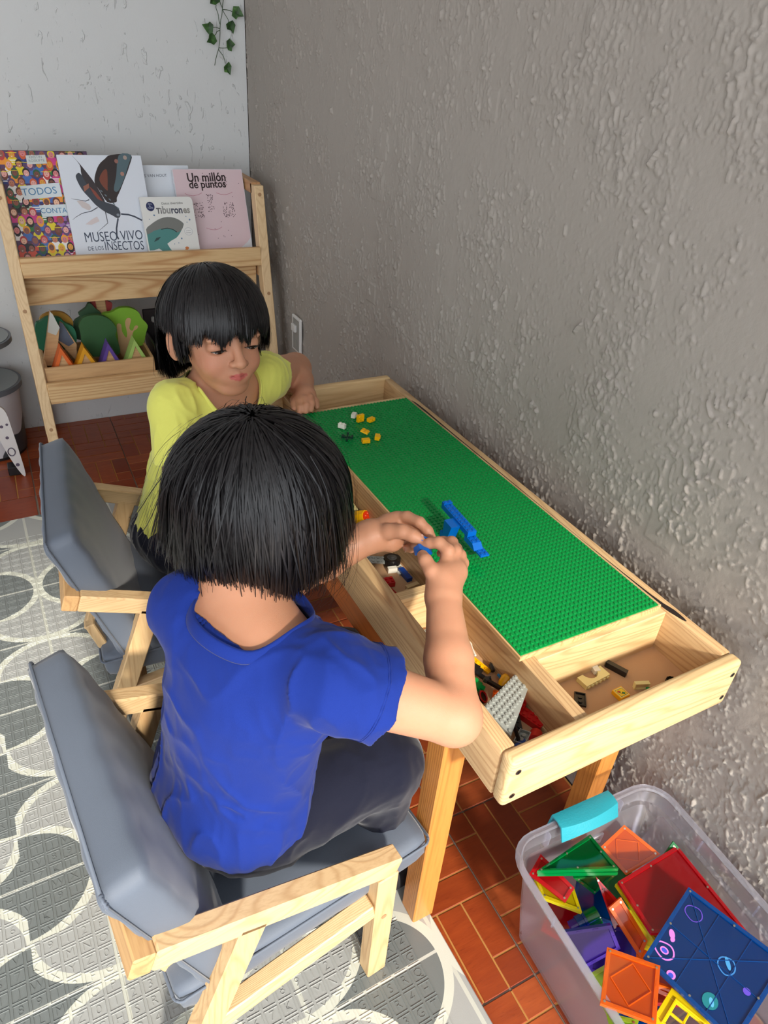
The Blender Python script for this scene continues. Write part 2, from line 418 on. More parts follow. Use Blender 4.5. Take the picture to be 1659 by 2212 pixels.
# local frame: x from -.197 to .197, y from -.517 to .528
X0, X1, Y0_, Y1_ = -.197, .197, -.517, .528
T = .021
b = NB(); box(b, X0, X1, Y0_, Y0_ + T, tb_, tz, .006, 3); obj('near_board', b, M['tray_x'], tab, True)
b = NB(); box(b, X0, X1, Y1_ - T, Y1_, tb_, tz, .006, 3); obj('far_board', b, M['tray_x'], tab, True)
b = NB(); box(b, X0, X0 + T, Y0_ + T, Y1_ - T, tb_, tz - .002, .003, 2); obj('side_board', b, M['tray_y'], tab, True)
b = NB(); box(b, X1 - .019, X1, Y0_ + T, Y1_ - T, tb_, tz - .002, .003, 2); obj('side_board', b, M['tray_y'], tab, True)
DX = -.083
b = NB(); box(b, DX, DX + .020, Y0_ + T, Y1_ - T, tb_ + .006, tz - .006, .001); obj('long_divider', b, M['tray_y'], tab)
for yy in (-.217,): 
    b = NB(); box(b, X0 + T, DX, yy, yy + .018, tb_ + .006, tz - .004, .001); obj('cross_divider', b, M['tray_x'], tab)
for yy in (-.396, .392):
    b = NB(); box(b, DX + .02, X1 - .019, yy, yy + .018, tb_ + .006, tz - .005, .001); obj('cross_divider', b, M['tray_x'], tab)
b = NB(); box(b, X0 + T, DX, .178, .196, tb_ + .006, tz - .02, .001); obj('cross_divider', b, M['tray_x'], tab)
b = NB(); box(b, X0 + .01, X1 - .01, Y0_ + .01, Y1_ - .01, tb_ + .004, tb_ + .010); obj('tray_bottom', b, M['mdf'], tab)
# inner ledge along the wall and a flat dark strip painted for the shade in its groove
M['slot_shade'] = plain('slot_shade', (34, 22, 18), .7)
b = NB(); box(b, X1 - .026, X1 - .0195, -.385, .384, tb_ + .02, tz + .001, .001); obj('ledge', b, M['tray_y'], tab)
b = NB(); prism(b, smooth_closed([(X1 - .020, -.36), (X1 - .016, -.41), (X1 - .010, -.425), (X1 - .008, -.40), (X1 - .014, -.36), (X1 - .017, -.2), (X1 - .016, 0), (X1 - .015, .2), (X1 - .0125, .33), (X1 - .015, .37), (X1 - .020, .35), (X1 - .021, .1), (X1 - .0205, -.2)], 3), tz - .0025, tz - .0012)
tag(obj('shaded_slot', b, M['slot_shade'], tab), 'flat dark strip painted for the shaded groove along the wall-side rail')
# legs and apron
for (x, y) in ((X0, -.398), (X1 - .04, -.398), (X0, .486), (X1 - .04, .486)):
    b = NB(); box(b, x, x + .04, y, y + .04, .006 if x < 0 else 0.0005, tb_ - .004, .002); obj('leg', b, M['orange_z'], tab)
b = NB(); box(b, X0 + .004, X0 + .024, -.358, .486, tb_ - .062, tb_ - .004, .002); obj('apron', b, M['orange_y'], tab)
b = NB(); box(b, X1 - .024, X1 - .004, -.358, .486, tb_ - .062, tb_ - .004, .002); obj('apron', b, M['orange_y'], tab)
for y in (-.39, .498):
    b = NB(); box(b, X0 + .04, X1 - .04, y, y + .02, tb_ - .062, tb_ - .004, .002); obj('apron', b, M['orange_x'], tab)
b = NB(); box(b, X0 + .002, X1 - .002, -.40, .526, tb_ - .004, tb_ - .0002); obj('table_top', b, M['orange_y'], tab)
def screw(x, z):
    b = NB(); Mx = Matrix.Translation((x, Y0_, z)) @ Matrix.Rotation(PI / 2, 4, 'X')
    cyl(b, .0042, -.001, .0006, 14, M=Mx); obj('screw', b, M['steel'], tab)
    b = NB(); box(b, -.0028, .0028, -.0005, .0005, .0005, .0009, M=Mx); box(b, -.0005, .0005, -.0028, .0028, .0005, .0009, M=Mx)
    o = obj('screw_slot', b, M['dark_metal'], tab)
for x in (X0 + .013, X1 - .013):
    for z in (tb_ + .018, tz - .022): screw(x, z)

# baseplate with studs
q = NT('green_plastic'); c = srgb((0, 138, 62)); q.b.inputs['Base Color'].default_value = (*c, 1); q.b.inputs['Roughness'].default_value = .28
q.b.inputs['Specular IOR Level'].default_value = .5; M['green'] = q.m
PZ = tz + .004
pl = thing('building_baseplate', 'long green studded building baseplate lying across the tray', 'baseplate', (-.0728, -.3836, PZ), .0103)
b = NB()
for k in range(3): box(b, -.256, 0, k * .2561, k * .2561 + .256, -.0018, 0, .0004)
obj('plate_sheet', b, M['green'], pl)
b = NB(); box(b, -.258, 0, -.002, .770, -.0095, -.0019, .0005); tag(obj('backing_board', b, M['pine_y'], pl), 'thin pale board under the plate')
def stud_template(r=.00245, h=.0018, n=12):
    V = [(r * math.cos(2 * PI * k / n), r * math.sin(2 * PI * k / n), 0) for k in range(n)] + [(r * math.cos(2 * PI * k / n), r * math.sin(2 * PI * k / n), h * .85) for k in range(n)] + [(r * .86 * math.cos(2 * PI * k / n), r * .86 * math.sin(2 * PI * k / n), h) for k in range(n)]
    F = []
    for a in (0, n):
        for k in range(n): F.append([a + k, a + (k + 1) % n, a + n + (k + 1) % n, a + n + k])
    F.append([2 * n + k for k in range(n)]); return np.array(V), F
SV, SF = stud_template()
pos = [(-.004 - i * .008, .004 + j * .00801, 0) for i in range(32) for j in range(96)]
VV = np.concatenate([SV + np.array(p) for p in pos]); FF = [[i + k * len(SV) for i in f] for k in range(len(pos)) for f in SF]
me = bpy.data.meshes.new('studs'); me.from_pydata(VV.tolist(), [], FF); me.update()
tag(link('studs', me, M['green'], pl), kind='stuff')
# ---------------------------------------------------------------- outlines measured on their own planes
O={'crown_teal':[(-0.785,0.479),(-0.774,0.484),(-0.748,0.497),(-0.716,0.491),(-0.704,0.475),(-0.682,0.459),(-0.677,0.428),(-0.689,0.398),(-0.734,0.389),(-0.775,0.392),(-0.794,0.409),(-0.793,0.446)],'yellow_arc':[(-0.772,0.481),(-0.754,0.496),(-0.729,0.502),(-0.702,0.497),(-0.684,0.48),(-0.678,0.461),(-0.697,0.437),(-0.767,0.444)],'mountain':[(-0.74,0.527),(-0.79,0.361),(-0.749,0.356),(-0.737,0.423),(-0.723,0.475)],'snow':[(-0.741,0.527),(-0.759,0.466),(-0.737,0.454),(-0.723,0.476),(-0.735,0.519)],'blue_mountain':[(-0.718,0.484),(-0.735,0.429),(-0.691,0.355),(-0.682,0.41),(-0.71,0.477)],'blue_cap':[(-0.718,0.485),(-0.734,0.43),(-0.706,0.406),(-0.689,0.416),(-0.71,0.478)],'crown_dark':[(-0.651,0.49),(-0.626,0.497),(-0.595,0.493),(-0.569,0.474),(-0.557,0.447),(-0.563,0.427),(-0.556,0.391),(-0.562,0.363),(-0.614,0.362),(-0.663,0.374),(-0.665,0.441),(-0.666,0.468)],'crown_lime':[(-0.59,0.483),(-0.56,0.49),(-0.536,0.501),(-0.504,0.5),(-0.479,0.485),(-0.469,0.461),(-0.454,0.438),(-0.462,0.414),(-0.475,0.375),(-0.49,0.369),(-0.524,0.344),(-0.555,0.362),(-0.568,0.435)],'trunk_lime':[(-0.55,0.449),(-0.537,0.449),(-0.537,0.426),(-0.527,0.404),(-0.522,0.418),(-0.524,0.453),(-0.515,0.468),(-0.504,0.462),(-0.513,0.435),(-0.504,0.425),(-0.495,0.44),(-0.485,0.439),(-0.49,0.429),(-0.505,0.416),(-0.516,0.344),(-0.551,0.348),(-0.552,0.413)],'crown_pine':[(-0.619,0.516),(-0.633,0.5),(-0.656,0.485),(-0.653,0.473),(-0.675,0.456),(-0.674,0.403),(-0.597,0.395),(-0.586,0.469),(-0.602,0.494)],'crown_red':[(-0.613,0.529),(-0.594,0.533),(-0.574,0.528),(-0.566,0.514),(-0.549,0.504),(-0.559,0.479),(-0.587,0.47),(-0.608,0.5),(-0.618,0.518)],'tent0':[(-0.734,0.433),(-0.764,0.367),(-0.706,0.367)],'tent1':[(-0.669,0.428),(-0.698,0.369),(-0.64,0.37)],'tent2':[(-0.598,0.433),(-0.624,0.371),(-0.569,0.37)],'tent3':[(-0.518,0.436),(-0.547,0.371),(-0.488,0.372)],'leaf0':[(-0.115,1.336),(-0.117,1.327),(-0.099,1.325),(-0.083,1.335),(-0.082,1.347),(-0.112,1.347)],'leaf1':[(-0.041,1.327),(-0.024,1.328),(-0.01,1.303),(-0.028,1.301),(-0.034,1.293),(-0.047,1.302)],'leaf2':[(-0.043,1.291),(-0.034,1.279),(-0.043,1.255),(-0.051,1.264),(-0.063,1.266),(-0.066,1.279),(-0.058,1.285)],'leaf3':[(-0.12,1.282),(-0.11,1.274),(-0.113,1.255),(-0.125,1.249),(-0.131,1.255),(-0.144,1.273),(-0.126,1.277)],'leaf4':[(-0.113,1.255),(-0.104,1.247),(-0.097,1.233),(-0.109,1.222),(-0.118,1.226),(-0.133,1.228),(-0.125,1.239),(-0.123,1.249)],'leaf5':[(-0.056,1.243),(-0.039,1.228),(-0.049,1.219),(-0.051,1.209),(-0.062,1.211),(-0.066,1.22),(-0.066,1.235)],'leaf6':[(-0.065,1.181),(-0.057,1.169),(-0.062,1.144),(-0.071,1.151),(-0.082,1.152),(-0.083,1.166),(-0.075,1.173)],'stem_a':[(-0.068,1.353),(-0.076,1.316),(-0.083,1.29),(-0.087,1.254),(-0.094,1.216),(-0.11,1.168)],'stem_b':[(-0.086,1.351),(-0.08,1.327),(-0.076,1.316),(-0.065,1.3),(-0.058,1.286)],'stem_c':[(-0.095,1.325),(-0.095,1.315),(-0.09,1.298),(-0.085,1.275)],'st1':[(-0.076,1.316),(-0.062,1.316),(-0.046,1.313)],'st3':[(-0.086,1.266),(-0.099,1.269),(-0.11,1.268)],'st4':[(-0.087,1.262),(-0.098,1.257),(-0.104,1.248)],'st5':[(-0.094,1.216),(-0.081,1.216),(-0.066,1.218)],'st6':[(-0.095,1.212),(-0.082,1.197),(-0.075,1.176)],'m_body':[(0.0411,0.2463),(0.047,0.2552),(0.0537,0.2561),(0.0641,0.2414),(0.0745,0.2266),(0.0871,0.2051),(0.1073,0.1782),(0.1314,0.1695),(0.1433,0.1591),(0.1477,0.1455),(0.1437,0.1337),(0.1346,0.1313),(0.1222,0.1393),(0.1036,0.1498),(0.0831,0.167),(0.0671,0.1888),(0.054,0.2071),(0.046,0.2252)],'m_wing':[(0.1505,0.3062),(0.2075,0.3076),(0.1985,0.2777),(0.1751,0.2361),(0.1573,0.2061),(0.1452,0.1878),(0.1413,0.176),(0.1155,0.1764),(0.0985,0.2116),(0.0902,0.2298),(0.0963,0.2528),(0.1115,0.279),(0.1315,0.2954)],'m_orange':[(0.1201,0.2626),(0.1309,0.266),(0.1294,0.2445),(0.1247,0.2197),(0.1216,0.2081),(0.1081,0.2264),(0.1062,0.2429)],'m_blue':[(0.1726,0.3056),(0.2073,0.3068),(0.195,0.2777),(0.1733,0.2361),(0.1521,0.2061),(0.141,0.2113),(0.1551,0.2495)],'m_sp1':[(0.1733,0.2544)],'m_sp2':[(0.1895,0.2992)],'m_sp3':[(0.1626,0.2891)],'m_wing2':[(0.0412,0.3043),(0.0562,0.2852),(0.0739,0.2577),(0.09,0.229),(0.1083,0.1832),(0.1039,0.1783),(0.0849,0.1935),(0.0678,0.2267),(0.058,0.2528),(0.0582,0.2787)],'m_patch':[(0.0566,0.2202),(0.0732,0.2283),(0.0726,0.2168),(0.057,0.2054)],'m_red2':[(0.0732,0.2201),(0.0874,0.2068),(0.1039,0.1783),(0.09,0.1852),(0.0811,0.2002)],'m_l1':[(0.1488,0.1421),(0.1694,0.1399),(0.186,0.1344),(0.207,0.1227)],'m_l2':[(0.1379,0.1304),(0.1281,0.1017),(0.1251,0.0812),(0.1284,0.0708)],'m_l3':[(0.0855,0.1619),(0.0667,0.1523),(0.0387,0.1462),(0.0202,0.1367),(0.0096,0.1294)],'m_l4':[(0.1053,0.1498),(0.1055,0.1329),(0.106,0.1177),(0.0881,0.1046),(0.0704,0.0924)],'m_l5':[(0.0662,0.1839),(0.0553,0.1799),(0.0377,0.1834),(0.017,0.187)],'m_leaf1':[(0.0306,0.1811),(0.0457,0.1817),(0.0636,0.1706),(0.0675,0.1606),(0.0602,0.1532),(0.042,0.1627)],'m_leaf2':[(0.0428,0.116),(0.0622,0.1289),(0.079,0.1369),(0.0832,0.1233),(0.0592,0.1139)],'m_t1':[(0.0338,0.0658),(0.2007,0.0681)],'m_t2':[(0.0367,0.0419),(0.1989,0.0384)],'m_bar':[(0.0552,0.0274),(0.1846,0.0293),(0.1843,0.0276),(0.0549,0.0257)],'s_body':[(0.0027,0.1029),(0.0181,0.1152),(0.0409,0.1283),(0.0628,0.1356),(0.0836,0.1361),(0.1034,0.1297),(0.1183,0.1183),(0.118,0.1103),(0.1051,0.0907),(0.0898,0.0752),(0.0597,0.0593),(0.0706,0.0378),(0.0415,0.039),(0.0325,0.0464),(0.0028,0.0417),(0.0016,0.0804)],'s_grey':[(0.0027,0.1029),(0.0181,0.1152),(0.0409,0.1283),(0.0628,0.1356),(0.0836,0.1361),(0.1034,0.1297),(0.1183,0.1183),(0.118,0.1103),(0.1107,0.0986),(0.0967,0.091),(0.0897,0.0992),(0.0677,0.1049),(0.0466,0.1025),(0.0251,0.0973),(0.0051,0.0881)],'s_mouth':[(0.0485,0.1015),(0.0676,0.1043),(0.0836,0.1004),(0.0948,0.0921)],'s_fin':[(0.0205,0.0658),(0.0297,0.0774),(0.0436,0.0799),(0.0348,0.0712)],'s_badge':[(0.0276,0.1676)],'s_t0':[(0.063,0.1718),(0.1268,0.1737)],'s_t1':[(0.0432,0.1469),(0.1467,0.1476)],'s_d0':[(0.0346,0.1422)],'s_d1':[(0.0184,0.1312)],'s_d2':[(0.1304,0.137)],'s_d3':[(0.14,0.1273)],'s_d4':[(0.1307,0.12)],'s_d5':[(0.1063,0.073)],'s_d6':[(0.0952,0.0603)],'s_d7':[(0.0819,0.0578)],'s_bub':[(0.131,0.0929)],'s_fish':[(0.1185,0.0448)],'p_t1':[(0.0429,0.2304),(0.165,0.233)],'p_t2':[(0.045,0.2114),(0.163,0.2136)],'p_e1':[(0.0274,0.1966),(0.0383,0.1914),(0.0531,0.1893),(0.0687,0.1921),(0.0817,0.198)],'p_e2':[(0.1279,0.1975),(0.1395,0.1933),(0.1549,0.1915),(0.1688,0.194),(0.1809,0.199)],'p_m':[(0.0782,0.0927),(0.0907,0.0882),(0.1038,0.0863),(0.1176,0.0884),(0.1299,0.0943)],'p_c1':[(0.1609,0.1456)],'p_c2':[(0.0611,0.1476)],'p_n':[(0.104,0.1672)],'p_face':[(0.2027,0.0921),(0.1766,0.0591),(0.1503,0.0389),(0.1308,0.0312)],'w_t':[(0.0872,0.239),(0.1555,0.2403)],'k_sign1':[(0.0406,0.2187),(0.1478,0.2287),(0.1485,0.19),(0.046,0.1828)],'k_sign2':[(0.0808,0.1666),(0.1529,0.169),(0.1725,0.1373),(0.0833,0.135)],'k_sign0':[(0.0728,0.3009),(0.125,0.3032),(0.1258,0.2797),(0.0734,0.2773)],'k_t1':[(0.0435,0.1934),(0.1367,0.1987)],'k_t2':[(0.0819,0.1451),(0.1538,0.145)],'k_a':[(0.0814,0.2926),(0.1148,0.2943)],'k_b':[(0.0787,0.2829),(0.1206,0.285)]}

# ---------------------------------------------------------------- flat print helper
pq = NT('print_ink'); va = pq.n('VertexColor'); va.layer_name = 'ink'; pq.l(va.outputs[0], pq.b.inputs['Base Color']); pq.b.inputs['Roughness'].default_value = .4
M['ink'] = pq.m
class Print:
    def __init__(s): s.V = []; s.F = []; s.C = []; s.z = .0003
    def _add(s, pts, faces, col):
        k = len(s.V); s.V += [(p[0], p[1], s.z) for p in pts]; s.F += [[i + k for i in f] for f in faces]; s.C += [srgb(col)] * len(faces); s.z += .000004
    def poly(s, pts, col): 
        bm = NB(); vs = [bm.verts.new((p[0], p[1], 0)) for p in pts]; f = bm.faces.new(vs); bmesh.ops.triangulate(bm, faces=[f])
        bm.verts.index_update(); F = []
        for f in bm.faces:
            i = [v.index for v in f.verts]; F.append(i if f.normal.z >= 0 else i[::-1])
        P = [(v.co.x, v.co.y) for v in bm.verts]; bm.free(); s._add(P, F, col)
    def ell(s, x, y, rx, ry, col, n=16, a0=0, a1=2 * PI, rot=0):
        pts = []
        for k in range(n):
            t = a0 + (a1 - a0) * k / (n if a1 - a0 > 6.2 else n - 1); u, v = rx * math.cos(t), ry * math.sin(t)
            pts.append((x + u * math.cos(rot) - v * math.sin(rot), y + u * math.sin(rot) + v * math.cos(rot)))
        s._add(pts, [list(range(n))], col)
    def line(s, pts, w, col, taper=False):
        n = len(pts); L = []; R = []
        for i, p in enumerate(pts):
            a = pts[max(i - 1, 0)]; c = pts[min(i + 1, n - 1)]; dx, dy = c[0] - a[0], c[1] - a[1]; d = math.hypot(dx, dy) or 1
            ww = w / 2 * ((1 - .8 * i / (n - 1)) if taper else 1); L.append((p[0] - dy / d * ww, p[1] + dx / d * ww)); R.append((p[0] + dy / d * ww, p[1] - dx / d * ww))
        s._add(L + R, [[i + n, i + n + 1, i + 1, i] for i in range(n - 1)], col)
    def text(s, body, a, b, col, hscale=1.0, bold=0, shear=0, size=None):
        """text whose base line runs from a to b"""
        cu = bpy.data.curves.new('t', 'FONT'); cu.body = body; cu.size = 1; cu.resolution_u = 3; cu.offset = bold; cu.shear = shear
        o = bpy.data.objects.new('t', cu); COL.objects.link(o); me = bpy.data.meshes.new_from_object(o.evaluated_get(bpy.context.evaluated_depsgraph_get())); bpy.data.objects.remove(o)
        P = np.array([v.co[:2] for v in me.vertices]); F = [list(p.vertices) for p in me.polygons]; bpy.data.meshes.remove(me)
        w = P[:, 0].max() - P[:, 0].min(); L = math.hypot(b[0] - a[0], b[1] - a[1]); k = L / w; ang = math.atan2(b[1] - a[1], b[0] - a[0])
        x = (P[:, 0] - P[:, 0].min()) * k; y = P[:, 1] * k * hscale
        s._add([(a[0] + X * math.cos(ang) - Y * math.sin(ang), a[1] + X * math.sin(ang) + Y * math.cos(ang)) for X, Y in zip(x, y)], F, col)
    def build(s, name, parent, mat=None):
        me = bpy.data.meshes.new(name); me.from_pydata(s.V, [], s.F); ca = me.color_attributes.new('ink', 'FLOAT_COLOR', 'CORNER')
        cols = [];
        for f, c in zip(s.F, s.C): cols += [*c, 1] * len(f)
        ca.data.foreach_set('color', cols); me.update(); return link(name, me, mat or M['ink'], parent)

# ---------------------------------------------------------------- armchairs
M['cushion'] = fabric('cushion_cloth', (92, 101, 115), 1500, .62, .0002, .3, var=.06)
M['cushion'].node_tree.nodes['Principled BSDF'].inputs['Specular IOR Level'].default_value = .5
M['chair_x'] = wood('chair_x', (218, 186, 140), (182, 140, 96), 'x', ring=34)
M['chair_y'] = wood('chair_y', (206, 164, 112), (168, 122, 78), 'y', ring=34)
M['chair_z'] = wood('chair_z', (214, 180, 132), (178, 134, 90), 'z', ring=34)
def cushion_bm(L, W, H, r, puff, Mx, seed=0, crease=.0012, nx=18, ny=24, nz=6):
    bm = NB(); rnd = random.Random(seed); ph = [rnd.uniform(0, 6) for _ in range(6)]
    def P(u, v, w):
        p = np.array([u * L / 2, v * W / 2, w * H / 2]); lim = np.array([L / 2 - r, W / 2 - r, H / 2 - r]); c = np.clip(p, -lim, lim); d = p - c; n = np.linalg.norm(d)
        if n > 1e-9: p = c + d / n * min(n, r) if n > r else p
        bulge = puff * (1 - u ** 4) * (1 - v ** 4)
        p[2] += bulge * w
        p[0] += puff * .55 * (1 - v ** 4) * (1 - w * w) * u; p[1] += puff * .45 * (1 - u ** 4) * (1 - w * w) * v
        e = max(abs(u), abs(v))
        p[2] += crease * math.sin(16 * u + ph[0] + 2 * math.sin(5 * v + ph[1])) * e ** 3 + crease * math.sin(19 * v + ph[2] + 2 * math.sin(4 * u + ph[3])) * e ** 3
        return Vector(p)
    def face(fn, na, nb_):
        g = [[bm.verts.new(Mx @ P(*fn(-1 + 2 * i / na, -1 + 2 * j / nb_))) for j in range(nb_ + 1)] for i in range(na + 1)]
        for i in range(na):
            for j in range(nb_): bm.faces.new((g[i][j], g[i + 1][j], g[i + 1][j + 1], g[i][j + 1]))
    for w in (-1, 1):
        face(lambda a, b_: (a, b_, w), nx, ny); face(lambda a, b_: (a, w, b_), nx, nz); face(lambda a, b_: (w, a, b_), ny, nz)
    bmesh.ops.remove_doubles(bm, verts=bm.verts[:], dist=.00002)
    return bm
def piping(L, W, z, r, Mx, puffs=0):
    pts = []; n = 10
    for cx, cy, a0 in ((L / 2 - r, W / 2 - r, 0), (-L / 2 + r, W / 2 - r, PI / 2), (-L / 2 + r, -W / 2 + r, PI), (L / 2 - r, -W / 2 + r, 1.5 * PI)):
        for k in range(n + 1):
            a = a0 + PI / 2 * k / n; pts.append(Mx @ Vector((cx + r * math.cos(a) * 1.05, cy + r * math.sin(a) * 1.05, z + .0008 * math.sin(9 * a + k))))
    pts.append(pts[0]); bm = NB(); tube(bm, pts, .0022, 6); return bm
def make_chair(label):
    t = thing('child_armchair', label, 'chair', (0, 0, .006), 0, 'small pine armchairs with grey cushions at the table')
    za = lambda x: .426 + (x + .163) / .33 * (.314 - .426)
    for s in (-1, 1):
        y = s * .191
        b = NB(); beam(b, (-.163, y, za(-.163) - .017), (.167, y, za(.167) - .017), .028, .034, bev=.0025); obj('armrest', b, M['chair_x'], t)
        b = NB(); box(b, .134, .168, y - .014, y + .014, 0, za(.150) - .036, .002); obj('front_leg', b, M['chair_z'], t)
        b = NB(); beam(b, (-.048, y, .362), (-.175, y, .012), .028, .036, up=(1, 0, 0), bev=.002); obj('rear_leg', b, M['chair_z'], t)
        b = NB(); beam(b, (.134, y, .205), (-.110, y, .158), .024, .034, bev=.002); obj('side_rail', b, M['chair_x'], t)
        for x in (-.045, .145):
            b = NB(); Mx = Matrix.Translation((x, y, za(x))) @ Matrix.Rotation(math.radians(18.7), 4, 'Y'); cyl(b, .0055, -.002, .0004, 14, M=Mx); obj('plug', b, M['plug'], t)
        b = NB(); cyl(b, .0045, 0, .0006, 14, M=Matrix.Translation((.150, y + s * .0142, .18)) @ Matrix.Rotation(-s * PI / 2, 4, 'X')); obj('plug', b, M['plug'], t)
        b = NB(); beam(b, (-.158, s * .13, .30), (-.122, s * .13, .17), .02, .018, up=(1, 0, 0), bev=.002); obj('back_post', b, M['chair_z'], t)
    Mx = Matrix.Translation((-.163, 0, za(-.163) - .017)) @ Matrix.Rotation(math.radians(18.7), 4, 'Y')
    b = NB(); box(b, -.026, -.0004, -.205, .205, -.0165, .0165, .002, 1, Mx); obj('back_crossbar', b, M['chair_y'], t)
    b = NB(); box(b, .10, .128, -.181, .181, .17, .205, .002); obj('front_crossbar', b, M['chair_y'], t)
    b = NB(); box(b, -.10, -.072, -.181, .181, .14, .172, .002); obj('rear_crossbar', b, M['chair_y'], t)
    # seat cushion
    sm = frame3((.047, 0, .236), (.385, 0, .03), (0, 1, 0))
    se = obj('seat_cushion', cushion_bm(.385, .362, .058, .012, .006, sm, 3), M['cushion'], t, 'all')
    obj('piping', piping(.390, .367, .017, .012, sm), M['cushion'], se, 'all')
    # back cushion: local x up the back, y across, z towards the sitter
    up = Vector((-.100, 0, .315)); 
    bmx = frame3(Vector((-.126, 0, .378)), up, (0, -1, 0))
    bmx = frame3(Vector((-.126, 0, .378)), up, (0, 1, 0))
    zax = bmx.col[2].to_3d()
    if zax.x < 0: bmx = frame3(Vector((-.126, 0, .378)), up, (0, -1, 0))
    bk = obj('back_cushion', cushion_bm(.325, .366, .058, .010, .005, bmx, 5, .0012), M['cushion'], t, 'all')
    obj('piping', piping(.330, .371, -.019, .010, bmx), M['cushion'], bk, 'all')
    return t
def dup(root, loc, rz, label):
    r = root.copy(); COL.objects.link(r); r.location = loc; r.rotation_euler = (0, 0, rz); r['label'] = label
    for ch in list(root.children):
        c = ch.copy(); COL.objects.link(c); c.parent = r
        for g in ch.children: d = g.copy(); COL.objects.link(d); d.parent = c
    return r
chA = make_chair('pine armchair with grey cushions nearest the camera, under the child in the blue shirt')
chA.location = (-.70, -.252, .006); chA.rotation_euler = (0, 0, .10)
chB = dup(chA, (-.661, .345, .006), -.07, 'pine armchair with grey cushions farther back, under the child in the yellow shirt')

# ---------------------------------------------------------------- book shelf
sh = thing('book_rack', 'slanted pine front-facing book rack in the corner by the white wall', 'shelf', (0, 0, 0))
yf = lambda z: 1.235 + .227 * z
M['rack_x'] = wood('rack_x', (222, 188, 138), (186, 134, 84), 'x', ring=16, contrast=.9); M['rack_z'] = wood('rack_z', (226, 196, 152), (196, 156, 110), 'z', contrast=.5); M['rack_y'] = wood('rack_y', (196, 150, 104), (160, 114, 72), 'y')
for (x0, x1) in ((-.823, -.793), (-.084, -.054)):
    b = NB(); box(b, x0, x1, 0, .045, 0, .872, .002)
    for v in b.verts: v.co.y += yf(v.co.z)
    if x0 > -.5:
        for v in b.verts: v.co.z = min(v.co.z, .862)
    obj('front_post', b, M['rack_z'], sh)
    b = NB(); box(b, x0, x1, 1.46, 1.70, .834, .868, .002); obj('top_bar', b, M['rack_y'], sh)
    b = NB(); box(b, x0, x1, 1.655, 1.70, 0.0005, .834, .002); obj('rear_post', b, M['rack_z'], sh)
    b = NB(); box(b, x0 + .003, x1 - .003, 1.425, 1.655, .585, .62, .002); obj('side_bar', b, M['rack_y'], sh)
    b = NB(); box(b, x0 + .003, x1 - .003, 1.34, 1.655, .262, .296, .002); obj('side_bar', b, M['rack_y'], sh)
    for z in (.838, .545, .20):
        b = NB(); cyl(b, .0055, -.001, .0006, 14, M=Matrix.Translation(((x0 + x1) / 2, yf(z) - .0002, z)) @ Matrix.Rotation(PI / 2 - .22, 4, 'X')); obj('plug', b, M['plug'], sh)
b = NB(); box(b, -.793, -.084, yf(.657), yf(.657) + .018, .630, .686, .0015); obj('front_rail', b, M['rack_x'], sh)
b = NB(); box(b, -.793, -.084, 1.386, 1.60, .630, .642, .001); obj('shelf_board', b, M['rack_x'], sh)
b = NB(); box(b, -.793, -.084, 1.44, 1.455, .535, .625, .001); obj('lower_panel', b, M['rack_x'], sh)
b = NB(); box(b, -.793, -.084, yf(.30), yf(.30) + .018, .272, .338, .0015); obj('low_rail', b, M['rack_x'], sh)
b = NB(); box(b, -.793, -.084, 1.322, 1.62, .272, .284, .001); obj('shelf_board', b, M['rack_x'], sh)
for z in (.665, .79):
    b = NB(); box(b, -.793, -.084, 1.612, 1.628, z, z + .05, .001); obj('back_slat', b, M['rack_x'], sh)
b = NB(); box(b, -.128, -.100, 1.590, 1.611, .58, .845, .001); obj('back_stile', b, M['rack_z'], sh)
for z in (.82, .69, .60):
    b = NB(); cyl(b, .0075, 0, .004, 14, M=Matrix.Translation((-.114, 1.590, z)) @ Matrix.Rotation(PI / 2, 4, 'X')); obj('bolt', b, M['dark_metal'], sh)

# ---------------------------------------------------------------- books
BK = {'museo': ((-.637, 1.435, .645), .236, (1.545, .930)), 'millon': ((-.311, 1.445, .645), .222, (1.545, .893)), 'tib': ((-.431, 1.405, .645), .158, (1.475, .826)), 'todos': ((-.790, 1.455, .645), .240, (1.575, .936)), 'white': ((-.480, 1.475, .645), .226, (1.575, .899))}
def book(key, label, cover, thick, pages=(232, 228, 214), rnd=0):
    o, w, (yt, zt) = BK[key]; h = math.hypot(yt - o[1], zt - o[2])
    lean = math.atan2(zt - o[2], yt - o[1])
    t = thing('picture_book', label, 'book', o, rot=(lean, 0, 0), group='picture books on the rack')
    # local x right, y up the cover, z out of the cover
    cm = plain('cover_' + key, cover, .35)
    def outline(x0, y0, x1, y1, r):
        if not r: return [(x0, y0), (x1, y0), (x1, y1), (x0, y1)]
        return [(x0, y0), (x1 - r, y0)] + [(x1 - r + r * math.sin(a), y0 + r - r * math.cos(a)) for a in (.4, .8, 1.2)] + [(x1, y0 + r), (x1, y1 - r)] + [(x1 - r + r * math.cos(a), y1 - r + r * math.sin(a)) for a in (.4, .8, 1.2)] + [(x1 - r, y1), (x0, y1)]
    b = NB(); prism(b, outline(0, 0, w, h, rnd), -.0022, 0); obj('front_cover', b, cm, t)
    b = NB(); prism(b, outline(0, 0, w, h, rnd), -thick, -thick + .0022); obj('back_cover', b, cm, t)
    b = NB(); box(b, 0, .0025, 0, h, -thick + .0022, -.0022); obj('spine', b, cm, t)
    b = NB(); box(b, .0026, w - .003, .003, h - .003, -thick + .0023, -.0023); obj('pages', b, plain('pages_' + key, pages, .8), t)
    return t, w, h
tm, w, h = book('museo', 'large white book with a dark winged insect on its cover', (222, 228, 238), .014)
p = Print()
p.poly(O['m_leaf1'], (206, 196, 196)); p.poly(O['m_leaf2'], (216, 204, 204))
